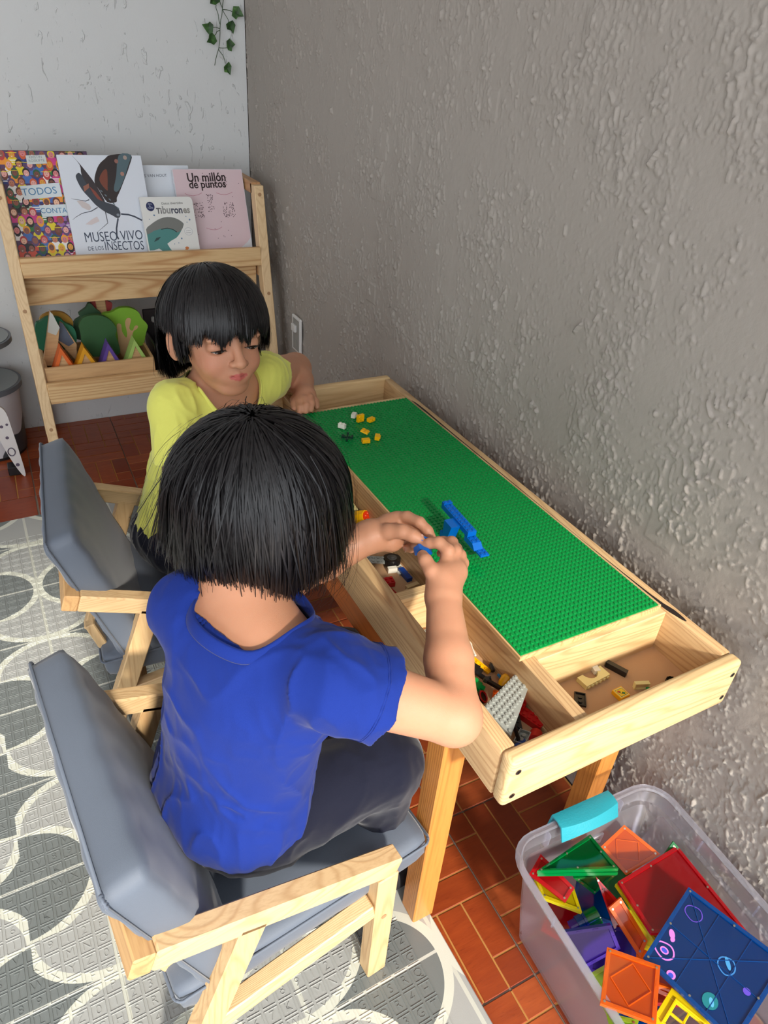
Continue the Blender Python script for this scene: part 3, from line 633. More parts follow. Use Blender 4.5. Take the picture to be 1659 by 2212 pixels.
for k in ('m_l1', 'm_l2'): p.line(O[k], .0045, (58, 66, 82))
for k in ('m_l3', 'm_l4', 'm_l5'): p.line(O[k], .0028, (70, 74, 86), True)
p.poly(smooth_closed(O['m_wing'], 3), (44, 34, 34)); p.poly(smooth_closed(O['m_orange'], 3), (120, 62, 44)); p.poly(smooth_closed(O['m_blue'], 3), (82, 104, 112))
for k, c in (('m_sp1', (170, 128, 112)), ('m_sp2', (168, 150, 140)), ('m_sp3', (146, 100, 88))): p.ell(*O[k][0], .0055, .006, c)
p.poly(smooth_closed(O['m_body'], 3), (58, 64, 74)); p.poly(smooth_closed(O['m_wing2'], 3), (52, 44, 48)); p.poly(O['m_red2'], (136, 66, 52)); p.poly(O['m_patch'], (150, 96, 78))
hx, hy = O['m_body'][10]; p.ell(hx - .004, hy + .006, .0045, .004, (128, 138, 148))
for i in range(5):
    bx, by = O['m_body'][8]; p.ell(bx - .012 * i * .8, by + .012 * i, .004, .0018, (104, 120, 128), rot=-.8)
p.text('MUSEO VIVO', O['m_t1'][0], O['m_t1'][1], (54, 68, 90), 1.35); a, c = O['m_t2']; mid = (a[0] + (c[0] - a[0]) * .30, a[1] + (c[1] - a[1]) * .30)
p.text('DE LOS', a, (a[0] + (c[0] - a[0]) * .27, a[1]), (70, 84, 106), 1.2); p.text('INSECTOS', mid, c, (54, 68, 90), 1.45)
p.poly(O['m_bar'], (30, 34, 44))
p.build('cover_print', tm)
tm2, w, h = book('millon', 'pink book covered with small black dots and a sleeping face', (220, 222, 228), .016)
p = Print(); p.ell(.111, .175, .155, .165, (220, 196, 202), 48)
# keep the disc inside the cover
p.V = [(min(max(x, .001), w - .001), min(max(y, .001), h - .001), z) for x, y, z in p.V]
pk = (186, 108, 130)
for k in ('p_e1', 'p_e2', 'p_m'): p.line(O[k], .0012, pk)
rr = random.Random(4)
def dots(c, sx, sy, n):
    for _ in range(n):
        x = c[0] + rr.uniform(-1, 1) * sx; y = c[1] + rr.uniform(-1, 1) * sy
        if 0.004 < x < w - .004 and 0.01 < y < h - .004: p.ell(x, y, .0013, .0012, (60, 34, 42), 7)
dots(O['p_c1'][0], .019, .023, 80); dots(O['p_c2'][0], .018, .023, 60); dots(O['p_n'][0], .010, .026, 45); dots((.111, .225), .055, .013, 34); dots((.11, .16), .1, .10, 16)
p.text('Un millón', *O['p_t1'], (34, 14, 18), 1.15, bold=.018); p.text('de puntos', *O['p_t2'], (34, 14, 18), 1.1, bold=.018)
p.build('cover_print', tm2)
tt, w, h = book('tib', 'small white board book with a green and grey shark on its cover', (226, 226, 222), .012, rnd=.014)
p = Print(); p.poly(smooth_closed(O['s_body'], 2), (72, 134, 130)); p.poly(smooth_closed(O['s_grey'], 2), (118, 120, 116)); p.line(O['s_mouth'], .0022, (26, 26, 28)); p.poly(O['s_fin'], (40, 66, 66))
p.V = [(min(max(x, .0035), w - .001), min(max(y, .001), h - .001), z) for x, y, z in p.V]
bx, by = O['s_badge'][0]; p.ell(bx, by, .0125, .0135, (24, 34, 84), 24); p.text('Gira', (bx - .006, by + .005), (bx + .005, by + .005), (200, 206, 224)); p.text('la', (bx - .003, by - .001), (bx + .001, by - .001), (200, 206, 224)); p.text('rueda', (bx - .008, by - .006), (bx + .008, by - .006), (200, 206, 224))
for i in range(8): x, y = O['s_d%d' % i][0]; p.ell(x, y, .0013 + .0012 * (i in (0, 3, 5)), .0015 + .0012 * (i in (0, 3, 5)), (96, 128, 160), 12)
p.text('Datos divertidos', *O['s_t0'], (60, 60, 60)); a, c = O['s_t1']
x = a[0]
for seg, col, fr in (('Ti', (84, 84, 88), .155), ('bu', (150, 150, 148), .235), ('ron', (70, 74, 90), .33), ('es', (150, 148, 142), .20)):
    L = (c[0] - a[0]); p.text(seg, (x, a[1]), (x + L * fr, a[1]), col, 1.15, bold=.03); x += L * (fr + .022)
x, y = O['s_bub'][0]; p.ell(x, y, .0125, .0115, (150, 156, 166), 24); p.ell(x, y, .0118, .0108, (228, 228, 226), 24); p.text('¿Cuánto', (x - .007, y + .001), (x + .007, y + .001), (90, 96, 110)); p.text('comen?', (x - .008, y - .005), (x + .008, y - .005), (90, 96, 110))
x, y = O['s_fish'][0]; p.ell(x, y, .006, .004, (206, 120, 60)); p.ell(x - .002, y - .006, .005, .0035, (214, 140, 80))
p.build('cover_print', tt)
tw, w, h = book('white', 'plain white book standing behind the insect and dotted books', (220, 226, 234), .010)
p = Print(); p.text('S VAN HOUT', *O['w_t'], (74, 84, 100)); p.build('cover_print', tw)
tk, w, h = book('todos', 'book with a crowd of colourful cartoon people on its cover, leftmost', (60, 44, 60), .012)
p = Print(); rr = random.Random(11)
skin = [(232, 170, 160), (196, 124, 96), (226, 160, 60), (150, 92, 74), (214, 130, 130), (120, 74, 60), (238, 190, 160)]
hair = [(34, 24, 28), (226, 206, 40), (206, 92, 50), (110, 60, 44), (96, 70, 116), (40, 92, 60), (236, 160, 40), (190, 60, 60)]
cloth = [(44, 60, 128), (206, 60, 136), (226, 206, 40), (44, 120, 60), (150, 100, 170), (216, 84, 60), (240, 236, 232), (28, 24, 32), (238, 150, 50), (70, 110, 180)]
p.poly([(.002, .001), (w - .001, .001), (w - .001, h - .002), (.002, h - .002)], (90, 60, 96))
ny = 12
for j in range(ny):
    y = h - .008 - j * (h - .006) / ny
    for i in range(9):
        x = .010 + (i + .5 * (j % 2)) * .0265 + rr.uniform(-.003, .003); yy = y + rr.uniform(-.003, .003)
        if x > w - .008 or yy < .012: continue
        hc, sc_, cc = rr.choice(hair), rr.choice(skin), rr.choice(cloth)
        p.ell(x, yy - .0190, .0137, .014, cc, 10, 0, PI)
        p.poly([(x - .0137, yy - .0190), (x - .0137, yy - .030 if yy > .03 else .002), (x + .0137, yy - .030 if yy > .03 else .002), (x + .0137, yy - .0190)], cc)
        if rr.random() < .2:
            for q_ in range(2): p.poly([(x - .0133, yy - .0175 - q_ * .0056), (x + .0133, yy - .0175 - q_ * .0056), (x + .0133, yy - .0147 - q_ * .0056), (x - .0133, yy - .0147 - q_ * .0056)][::1], (240, 238, 236))
        lg = rr.random() < .45
        p.ell(x, yy + .0005 - (.004 if lg else 0), .0100, .0116 + (.004 if lg else 0), hc, 12); p.ell(x, yy - .0022, .0073, .0088, sc_, 12); 
        p.ell(x - .0026, yy, .0008, .0010, (40, 26, 30), 5); p.ell(x + .0026, yy, .0008, .0010, (40, 26, 30), 5)
        p.ell(x, yy - .0058, .0021, .0009, (170, 60, 70) if rr.random() < .6 else (240, 240, 240), 6)
        if rr.random() < .15: p.poly([(x - .014, yy + .003), (x + .014, yy + .003), (x + .014, yy + .0045), (x - .014, yy + .0045)], (226, 206, 40))
p.poly(O['k_sign0'], (206, 212, 210)); p.text('KRISTIN', O['k_a'][0], O['k_a'][1], (120, 136, 140)); p.text('ROSKIFTE', O['k_b'][0], O['k_b'][1], (120, 136, 140))
p.poly(O['k_sign1'], (214, 224, 228)); p.text('TODOS', *O['k_t1'], (60, 124, 170), 1.0); p.poly(O['k_sign2'], (214, 224, 228)); p.text('CONTA', *O['k_t2'], (60, 124, 170), 1.0)
p.V = [(min(max(x, .001), w - .001), min(max(y, .001), h - .001), z) for x, y, z in p.V]
p.build('cover_print', tk)

# ---------------------------------------------------------------- wooden toys in a box on the low shelf
bx = thing('toy_box', 'open pale wooden box on the low shelf of the book rack', 'box', (0, 0, 0))
M['box_x'] = wood('box_x', (206, 166, 118), (170, 126, 84), 'x', contrast=.4)
b = NB(); box(b, -.790, -.468, 1.327, 1.336, .285, .3795, .001); obj('front_panel', b, M['box_x'], bx)
b = NB(); box(b, -.790, -.468, 1.520, 1.529, .285, .3795, .001); obj('rear_panel', b, M['box_x'], bx)
for x in (-.790, -.477): b = NB(); box(b, x, x + .009, 1.336, 1.520, .285, .3795, .001); obj('side_panel', b, M['box_x'], bx)
b = NB(); box(b, -.781, -.477, 1.336, 1.520, .285, .291); obj('bottom', b, M['box_x'], bx)
def cutout(bm, pts, y0, y1, zmin=None):
    pts = [(x, (max(z, zmin) if zmin else z)) for x, z in pts]
    vs = prism(bm, pts, 0, y1 - y0)
    for v in vs: x, z, d = v.co; v.co = Vector((x, y1 - d, z))
def woodtoy(name, label, parts, cat='toy', grp='wooden landscape toys in the box'):
    t = thing(name, label, cat, (0, 0, 0), group=grp)
    for (pn, key, col, y0, y1, sm, zm) in parts:
        pts = O[key]; pts = smooth_closed(pts, 3) if sm else pts
        b = NB(); cutout(b, pts, y0, y1, zm); obj(pn, b, plain(pn + '_' + key, col, .55, bump=(120, .0003)) if not isinstance(col, str) else M[col], t)
    b = NB(); xs = [q[0] for q in O[parts[0][1]]]; xc = (min(xs) + max(xs)) / 2; yy = (parts[0][3] + parts[0][4]) / 2
    return t, xc, yy
def trunk(t, x, y, w, z1): b = NB(); box(b, x - w / 2, x + w / 2, y - .008, y + .008, .2915, z1, .002); obj('trunk', b, M['box_x'], t)
t, x, y = woodtoy('toy_tree', 'teal green wooden toy tree at the left end of the box', [('crown', 'crown_teal', (30, 108, 76), 1.44, 1.458, True, None)]); trunk(t, x, 1.449, .05, .40)
t, x, y = woodtoy('toy_sun', 'yellow wooden arc toy behind the teal toy tree', [('arc', 'yellow_arc', (178, 132, 44), 1.47, 1.486, True, None)]); trunk(t, x, 1.478, .05, .47)
t, x, y = woodtoy('toy_mountain', 'tall wooden toy mountain with white snow cap', [('rock', 'mountain', 'box_x', 1.400, 1.422, False, .2915), ('snow', 'snow', (196, 196, 188), 1.396, 1.3995, False, None)])
t, x, y = woodtoy('toy_mountain', 'wooden toy mountain with grey blue cap', [('rock', 'blue_mountain', 'box_x', 1.4235, 1.437, False, .2915), ('cap', 'blue_cap', (92, 102, 120), 1.4225, 1.4232, False, None)])
t, x, y = woodtoy('toy_tree', 'dark green wooden toy tree in the middle of the box', [('crown', 'crown_dark', (48, 92, 50), 1.424, 1.442, True, .2915)])
t, x, y = woodtoy('toy_tree', 'bright lime green wooden toy tree with branching trunk', [('crown', 'crown_lime', (122, 172, 44), 1.46, 1.478, True, .30), ('trunk', 'trunk_lime', (196, 160, 112), 1.4585, 1.4598, True, .30)])
t, x, y = woodtoy('toy_tree', 'dark pine-green wooden toy tree behind the others', [('crown', 'crown_pine', (50, 84, 54), 1.488, 1.504, True, None)]); trunk(t, x, 1.496, .05, .44)
t, x, y = woodtoy('toy_tree', 'red wooden toy tree at the very back of the box', [('crown', 'crown_red', (156, 52, 48), 1.506, 1.518, True, None)]); trunk(t, x, 1.512, .03, .53)
for i, (nm, col) in enumerate((('orange', (222, 104, 40)), ('yellow', (222, 156, 24)), ('purple', (94, 66, 148)), ('pale green', (164, 196, 104)))):
    a, l, r = O['tent%d' % i]
    t = thing('toy_tent', nm + ' wooden A-frame toy house in the front row of the box', 'toy', (0, 0, 0), group='wooden A-frame houses in the box')
    zb = .2915; k = (a[1] - zb) / (a[1] - (l[1] + r[1]) / 2); hw = (r[0] - l[0]) / 2 * k; xc = a[0]
    th = .0095
    b = NB(); pts = [(xc, a[1]), (xc - hw, zb), (xc - hw + th * 1.6, zb), (xc, a[1] - th * 2.3), (xc + hw - th * 1.6, zb), (xc + hw, zb)]
    cutout(b, pts, 1.345, 1.392); obj('roof', b, plain('roof%d' % i, col, .5), t)
    b = NB(); pts = [(xc, a[1] - th * 2.3 - .001), (xc - hw + th * 1.6 + .001, zb), (xc + hw - th * 1.6 - .001, zb)]; cutout(b, pts, 1.349, 1.388); obj('wall', b, M['box_x'], t)
# black tablet-like crate of small spiky toys right of the box
M['black'] = plain('black_plastic', (26, 24, 26), .35)
cr_ = thing('black_crate', 'black open crate beside the toy box behind the child with yellow shirt', 'crate', (0, 0, 0))
b = NB(); box(b, -.455, -.20, 1.345, 1.352, .285, .37, .002); obj('front_panel', b, M['black'], cr_)
b = NB(); box(b, -.455, -.20, 1.525, 1.532, .285, .47, .002); obj('rear_panel', b, M['black'], cr_)
for x in (-.455, -.207): b = NB(); cutout(b, [(0, 0)] * 3, 0, 1) if False else box(b, x, x + .007, 1.352, 1.525, .285, .40, .002); obj('side_panel', b, M['black'], cr_)
b = NB(); box(b, -.448, -.207, 1.352, 1.525, .285, .291); obj('bottom', b, M['black'], cr_)
b = NB(); box(b, -.43, -.395, 1.5225, 1.5249, .425, .445, .004); tag(obj('label_plate', b, M['grey_plastic'], cr_), 'pale plate')
for k, (x, y, col, nm) in enumerate(((-.42, 1.47, (176, 50, 44), 'red'), (-.41, 1.43, (28, 120, 56), 'green'), (-.405, 1.385, (76, 50, 120), 'purple'))):
    t = thing('spiky_ball', nm + ' spiky ball toy inside the black crate', 'toy', (x, y, .345 - .012 * k), group='spiky ball toys in the black crate'); b = NB(); bmesh.ops.create_icosphere(b, subdivisions=2, radius=.014)
    for f in list(b.faces):
        c = f.calc_center_median(); n = c.normalized(); top = b.verts.new(c + n * .013)
        vs = list(f.verts)
        for i in range(3): b.faces.new((vs[i], vs[(i + 1) % 3], top))
    obj('spikes', b, plain('spk' + nm, col, .4), t)
    b = NB(); cyl(b, .012, -.054 + .012 * k, -.008, 12); obj('cup', b, plain('cup' + nm, col, .4), t)

# ---------------------------------------------------------------- wall switch and ivy
sw = thing('wall_switch', 'white rectangular switch plate with rocker on the grey wall', 'switch', (0, 1.262, .432))
b = NB(); box(b, -.011, -.0015, -.038, .038, -.060, .060, .004, 2); obj('cover_plate', b, M['white_plastic'], sw)
b = NB(); box(b, -.0125, -.011, -.030, .022, -.052, .052, .001); obj('insert', b, M['grey_plastic'], sw)
b = NB(); box(b, -.020, -.0125, -.012, .020, .010, .034, .001); obj('rocker', b, M['white_plastic'], sw)
b = NB(); box(b, -.0145, -.0125, -.014, .014, -.040, -.016, .001); obj('socket', b, M['grey_plastic'], sw)
ivy = thing('ivy_garland', 'trailing artificial ivy sprig hanging on the white wall near the corner', 'plant', (0, 0, 0))
q = NT('ivy_leaf'); nn = q.noise(q.coord((60, 60, 60)), 1, 3); q.l(q.ramp(nn, [(.35, srgb((30, 58, 26))), (.6, srgb((54, 96, 36))), (.75, srgb((96, 138, 70)))]), q.b.inputs['Base Color']); q.b.inputs['Roughness'].default_value = .5; M['ivy'] = q.m
M['stem'] = plain('ivy_stem', (66, 86, 60), .6)
for i in range(7):
    pts = O['leaf%d' % i]; b = NB(); cx = sum(p_[0] for p_ in pts) / len(pts); cz = sum(p_[1] for p_ in pts) / len(pts); yo = 1.708 + .006 * (i % 3)
    tilt = (.3, -.25, .2, -.3, .25, -.2, .15)[i]
    f = [b.verts.new((x, yo + tilt * (x - cx) * .8, z)) for x, z in pts]; g = [b.verts.new((x, yo + .0008 + tilt * (x - cx) * .8, z)) for x, z in pts]
    c1 = b.verts.new((cx, yo + .004, cz)); c2 = b.verts.new((cx, yo + .0048, cz)); n = len(pts)
    for k in range(n):
        b.faces.new((f[k], f[(k + 1) % n], c1)); b.faces.new((g[(k + 1) % n], g[k], c2)); b.faces.new((f[(k + 1) % n], f[k], g[k], g[(k + 1) % n]))
    obj('leaf', b, M['ivy'], ivy)
for k in ('stem_a', 'stem_b', 'stem_c', 'st1', 'st3', 'st4', 'st5', 'st6'):
    pts = O[k]; pp = []
    for a_, c_ in zip(pts[:-1], pts[1:]):
        for s_ in range(3): pp.append((a_[0] + (c_[0] - a_[0]) * s_ / 3, 1.716 + .004 * math.sin(len(pp)), a_[1] + (c_[1] - a_[1]) * s_ / 3))
    pp.append((pts[-1][0], 1.716, pts[-1][1]))
    if k == 'stem_a':
        d = thing  # the garland is pinned higher up, above the frame
        pp = [(pp[0][0] + .002, 1.733, 1.62), (pp[0][0], 1.720, 1.5)] + pp
    b = NB(); tube(b, pp, .0011, 6); obj('stem', b, M['stem'], ivy, True)

# ---------------------------------------------------------------- spotted toys at the left edge
M['oval_grey'] = plain('oval_grey', (146, 152, 152), .45); M['rim_grey'] = plain('rim_grey', (98, 102, 108), .4)
q = NT('cow_spots'); co = q.coord((9, 9, 9)); n1 = q.noise(co, 1, 1, .3)
base = q.mix(q.ramp(n1, [(.53, (0, 0, 0)), (.54, (1, 1, 1))]), srgb((206, 204, 208)), srgb((64, 68, 72))); n2 = q.noise(q.coord((9, 9, 9), rot=(1, 2, .5)), 1, 1, .3)
q.l(q.mix(q.ramp(n2, [(.62, (0, 0, 0)), (.63, (1, 1, 1))]), base, srgb((84, 50, 74))), q.b.inputs['Base Color']); q.b.inputs['Roughness'].default_value = .4; M['cow'] = q.m
ct = thing('tiered_toy_stand', 'round tiered toy stand with grey discs and cow-spotted base, left edge', 'toy', (-.985, 1.60, 0), .2)
b = NB(); cyl(b, .098, .012, .235, 40, r2=.112); obj('drum', b, M['cow'], ct, True)
b = NB(); cyl(b, .094, .0005, .012, 40); obj('foot_ring', b, M['black'], ct, True)
b = NB(); cyl(b, .125, .236, .252, 48); obj('lower_disc_rim', b, M['rim_grey'], ct, True)
b = NB(); cyl(b, .117, .2521, .2535, 48); obj('lower_disc', b, M['oval_grey'], ct, True)
b = NB(); cyl(b, .024, .2536, .3849, 24); tag(obj('stem_post', b, M['cow'], ct, True), 'narrow post between the two discs')
b = NB(); cyl(b, .125, .385, .400, 48); obj('upper_disc_rim', b, M['rim_grey'], ct, True)
b = NB(); cyl(b, .117, .4001, .4015, 48); obj('upper_disc', b, M['oval_grey'], ct, True)
cc = thing('spotted_cutout', 'white spotted curved board standing on the floor, lower left of book rack', 'toy', (-.9185, 1.36, .0005), 0)
def side(bm, pts, x0, x1):
    vs = prism(bm, pts, 0, x1 - x0)
    for v in vs: y, z, d = v.co; v.co = Vector((x0 + d, y, z))
sd = smooth_closed([(-.910, .008), (-.913, .098), (-.917, .174), (-.922, .230), (-.936, .252), (-.960, .248), (-.972, .200), (-.960, .150), (-.944, .078), (-.921, .008)], 3)
b = NB(); cutout(b, [(x_ + .9185, z_ - .0005) for x_, z_ in sd], .020, .032); obj('board', b, plain('board_white', (214, 210, 208), .5), cc)
for (xx, zz, r_, rr2) in ((-.934, .094, .010, .006), (-.936, .145, .005, 0), (-.944, .185, .005, 0), (-.928, .19, .004, 0), (-.926, .045, .006, 0)):
    b = NB(); 
    if rr2: tube(b, [((xx + .9185) + r_ * math.cos(a_), .0192, zz + r_ * 1.4 * math.sin(a_)) for a_ in np.linspace(0, 2 * PI, 20)], .0018, 5)
    else: cyl(b, r_, 0, .0005, 20, M=Matrix.Translation((xx + .9185, .0197, zz)) @ Matrix.Rotation(PI / 2, 4, 'X'))
    obj('spot', b, plain('spot', (88, 78, 96), .5), cc)
b = NB(); box(b, -.040, -.004, .033, .075, 0, .03, .002); obj('foot', b, M['black'], cc)

# ---------------------------------------------------------------- storage bin
def clear_mat(name, col, alpha, rough=.25, gloss=.12, trans=.5):
    """see-through plastic: part passes straight through tinted, part scatters"""
    q = NT(name); c = srgb(col)
    tr = q.n('BsdfTransparent'); tr.inputs[0].default_value = (*[x ** .75 for x in c], 1)
    di = q.n('BsdfDiffuse'); di.inputs[0].default_value = (*c, 1); tl = q.n('BsdfTranslucent'); tl.inputs[0].default_value = (*c, 1)
    gl = q.n('BsdfGlossy'); gl.inputs[0].default_value = (1, 1, 1, 1); gl.inputs['Roughness'].default_value = rough
    m1 = q.n('MixShader'); m1.inputs[0].default_value = trans; q.l(di.outputs[0], m1.inputs[1]); q.l(tl.outputs[0], m1.inputs[2])
    m2 = q.n('MixShader'); m2.inputs[0].default_value = alpha; q.l(tr.outputs[0], m2.inputs[1]); q.l(m1.outputs[0], m2.inputs[2])
    fr = q.n('Fresnel'); fr.inputs[0].default_value = 1.45; f2 = q.math('MULTIPLY_ADD', fr.outputs[0], .4, gloss * .2)
    m3 = q.n('MixShader'); q.l(f2, m3.inputs[0]); q.l(m2.outputs[0], m3.inputs[1]); q.l(gl.outputs[0], m3.inputs[2])
    q.l(m3.outputs[0], q.out.inputs[0]); return q.m
M['bin'] = clear_mat('bin_plastic', (240, 242, 250), .10, .3, .05, .55)
M['bin_rim'] = clear_mat('bin_rim_plastic', (236, 238, 248), .24, .25, .2, .5)
M['teal'] = plain('teal_handle', (40, 150, 166), .4, bump=(300, .0004))
def rrect(hx, hy, r, n=6):
    P = []
    for cx, cy, a0 in ((hx - r, hy - r, 0), (-hx + r, hy - r, PI / 2), (-hx + r, -hy + r, PI), (hx - r, -hy + r, 1.5 * PI)):
        for k in range(n + 1):
            a = a0 + PI / 2 * k / n; P.append((cx + r * math.cos(a), cy + r * math.sin(a)))
    return P
def loft(bm, rings, cap0=True, cap1=True):
    last = None; first = None
    for pts in rings:
        vs = [bm.verts.new(p) for p in pts]
        if last:
            n = len(vs)
            for k in range(n): bm.faces.new((last[k], last[(k + 1) % n], vs[(k + 1) % n], vs[k]))
        else: first = vs
        last = vs
    if cap0: bm.faces.new(first[::-1])
    if cap1: bm.faces.new(last)
bn = thing('storage_bin', 'clear plastic storage bin of coloured magnetic tiles on the floor by the grey wall', 'bin', (-.178, -.662, .0005), -.03)
def ring(ins, z, r=.045): return [(x, y, z) for x, y in rrect(.150 - ins, .206 - ins, max(r - ins, .01))]
b = NB(); loft(b, [ring(.044, 0), ring(.038, .006), ring(.024, .10), ring(.012, .195), ring(.010, .205), ring(.004, .208), ring(.002, .232),
                   ring(.0045, .232), ring(.0065, .2095), ring(.0125, .2065), ring(.0145, .195), ring(.0265, .10), ring(.0405, .0085), ring(.0465, .0035)])
obj('body', b, M['bin'], bn, True)
b = NB(); loft(b, [ring(.0015, .2325), ring(-.006, .2325), ring(-.0075, .235), ring(-.006, .239), ring(.002, .240), ring(.004, .236), ring(.0015, .2325)], False, False)
obj('rim', b, M['bin_rim'], bn, True)
for yy in (-.12, -.02, .09):
    for s in (-1, 1): b = NB(); box(b, s * .146 - .0012, s * .146 + .0012, yy, yy + .0025, .205, .232); obj('rib', b, M['bin_rim'], bn)
for s in (-1, 1):
    b = NB(); box(b, s * .075 - .0012, s * .075 + .0012, .196, .2065, .196, .231); obj('rib', b, M['bin_rim'], bn)
# teal snap handle bent over the far rim
b = NB(); n = 14; prof = [(-.022, .221), (-.012, .246), (0.0, .2485), (.013, .246), (.016, .215), (.0135, .215), (.0105, .2435), (0, .2455), (-.010, .243), (-.0195, .221)]
rings = []
for i in range(n + 1):
    t = -1 + 2 * i / n; x = -.002 + t * .058; sag = .012 * (1 - t * t)
    rings.append([(x, .206 + y_ - (sag * .5 if y_ < -.01 else 0), z_ + (.010 * (1 - t * t) if z_ < .222 else 0)) for y_, z_ in prof])
loft(b, rings); tag(obj('handle', b, M['teal'], bn, True), 'turquoise snap handle')

TL=[('green_top',[(-0.297,-0.496,0.222),(-0.179,-0.547,0.222),(-0.167,-0.476,0.2)]),('green_low',[(-0.295,-0.497,0.214),(-0.179,-0.549,0.214),(-0.165,-0.477,0.192)]),('orange_far',[(-0.106,-0.489,0.205),(-0.081,-0.55,0.195),(-0.142,-0.545,0.17),(-0.153,-0.493,0.18)]),('red_big',[(-0.187,-0.559,0.212),(-0.047,-0.552,0.2),(-0.068,-0.7,0.215),(-0.202,-0.64,0.222)]),('yellow_big',[(-0.189,-0.558,0.203),(-0.049,-0.551,0.191),(-0.069,-0.699,0.206),(-0.2,-0.647,0.211)]),('blue_big',[(-0.113,-0.62,0.24),(-0.242,-0.661,0.232),(-0.214,-0.79,0.238),(-0.072,-0.756,0.246)]),('orange_near',[(-0.282,-0.63,0.236),(-0.234,-0.681,0.24),(-0.294,-0.73,0.246),(-0.341,-0.68,0.242)]),('orange_mid',[(-0.223,-0.58,0.2),(-0.199,-0.578,0.208),(-0.191,-0.64,0.185),(-0.209,-0.645,0.165)]),('purple',[(-0.305,-0.578,0.195),(-0.233,-0.601,0.195),(-0.221,-0.618,0.155),(-0.285,-0.615,0.135)]),('red_left',[(-0.266,-0.47,0.205),(-0.249,-0.534,0.2),(-0.272,-0.543,0.19),(-0.298,-0.485,0.195)]),('yellow_left',[(-0.289,-0.491,0.185),(-0.237,-0.527,0.175),(-0.252,-0.562,0.182),(-0.298,-0.521,0.188)]),('red_spike',[(-0.207,-0.535,0.2),(-0.188,-0.577,0.18),(-0.197,-0.635,0.135),(-0.209,-0.611,0.14)]),('lime_near',[(-0.31,-0.635,0.19),(-0.28,-0.638,0.2),(-0.29,-0.689,0.2),(-0.318,-0.692,0.19)]),('lime_low',[(-0.324,-0.685,0.205),(-0.295,-0.712,0.215),(-0.318,-0.724,0.215),(-0.335,-0.708,0.205)]),('yellow_house',[(-0.219,-0.712,0.2),(-0.204,-0.761,0.205),(-0.261,-0.769,0.205),(-0.27,-0.716,0.2)]),('orange_low',[(-0.232,-0.687,0.2),(-0.205,-0.712,0.2),(-0.214,-0.722,0.19),(-0.235,-0.693,0.19)]),('green_low2',[(-0.224,-0.512,0.17),(-0.153,-0.537,0.17),(-0.182,-0.531,0.12)]),('green_corner',[(-0.052,-0.546,0.205),(-0.048,-0.558,0.2),(-0.072,-0.551,0.185)]),('white_tri',[(-0.164,-0.47,0.17),(-0.132,-0.478,0.18),(-0.14,-0.482,0.165)])]
def offset_poly(P, d):
    n = len(P); out = []
    cx = sum(p[0] for p in P) / n; cy = sum(p[1] for p in P) / n
    area = sum(P[i][0] * P[(i + 1) % n][1] - P[(i + 1) % n][0] * P[i][1] for i in range(n)); sg = 1 if area > 0 else -1
    for i in range(n):
        a, b_, c = np.array(P[i - 1]), np.array(P[i]), np.array(P[(i + 1) % n])
        e1 = (b_ - a) / np.linalg.norm(b_ - a); e2 = (c - b_) / np.linalg.norm(c - b_); n1 = np.array((-e1[1], e1[0])) * sg; n2 = np.array((-e2[1], e2[0])) * sg
        m = (n1 + n2); m /= max(.35, 1 + n1 @ n2); out.append(tuple(b_ + m * d))
    return out
TCOL = {'green': (0, 150, 66), 'orange': (244, 118, 20), 'red': (208, 20, 34), 'blue': (0, 84, 168), 'yellow': (226, 214, 20), 'purple': (76, 44, 170), 'lime': (170, 206, 60), 'white': (220, 220, 226)}
TM = {k: (clear_mat('clear_' + k, c, .55, .12, .2, .6), clear_mat('edge_' + k, c, .78, .15, .2, .4)) for k, c in TCOL.items()}
M['rivet'] = plain('rivet', (190, 186, 170), .3, metal=.9)
TLAB = {'green_top': 'green triangular magnetic tile at the far end of the bin, uppermost', 'green_low': 'green triangular magnetic tile directly beneath the uppermost green one', 'orange_far': 'orange square magnetic tile leaning at the far end of the bin',
 'red_big': 'large red magnetic tile in the bin beside the large blue one', 'yellow_big': 'large yellow magnetic tile showing its edge under the large red tile', 'blue_big': 'large blue magnetic tile with pink and violet pen doodles',
 'orange_near': 'orange square magnetic tile lying nearest the camera in the bin', 'orange_mid': 'orange magnetic tile standing steeply left of the large red tile', 'purple': 'purple magnetic tile standing steeply near the left side of the bin',
 'red_left': 'small red magnetic tile at the far left corner of the bin', 'yellow_left': 'yellow magnetic tile under the small red tile', 'red_spike': 'dark red pointed magnetic tile behind the steep orange tile', 'lime_near': 'pale lime magnetic tile left of the nearest orange tile',
 'lime_low': 'lime magnetic tile under the near corner of the nearest orange tile', 'orange_low': 'orange magnetic tile edge under the large blue tile', 'green_low2': 'dark green triangular magnetic tile deep below the uppermost green triangles',
 'green_corner': 'small green magnetic tile behind the far corner of the large red tile', 'white_tri': 'whitish triangular tile behind the uppermost green tile'}
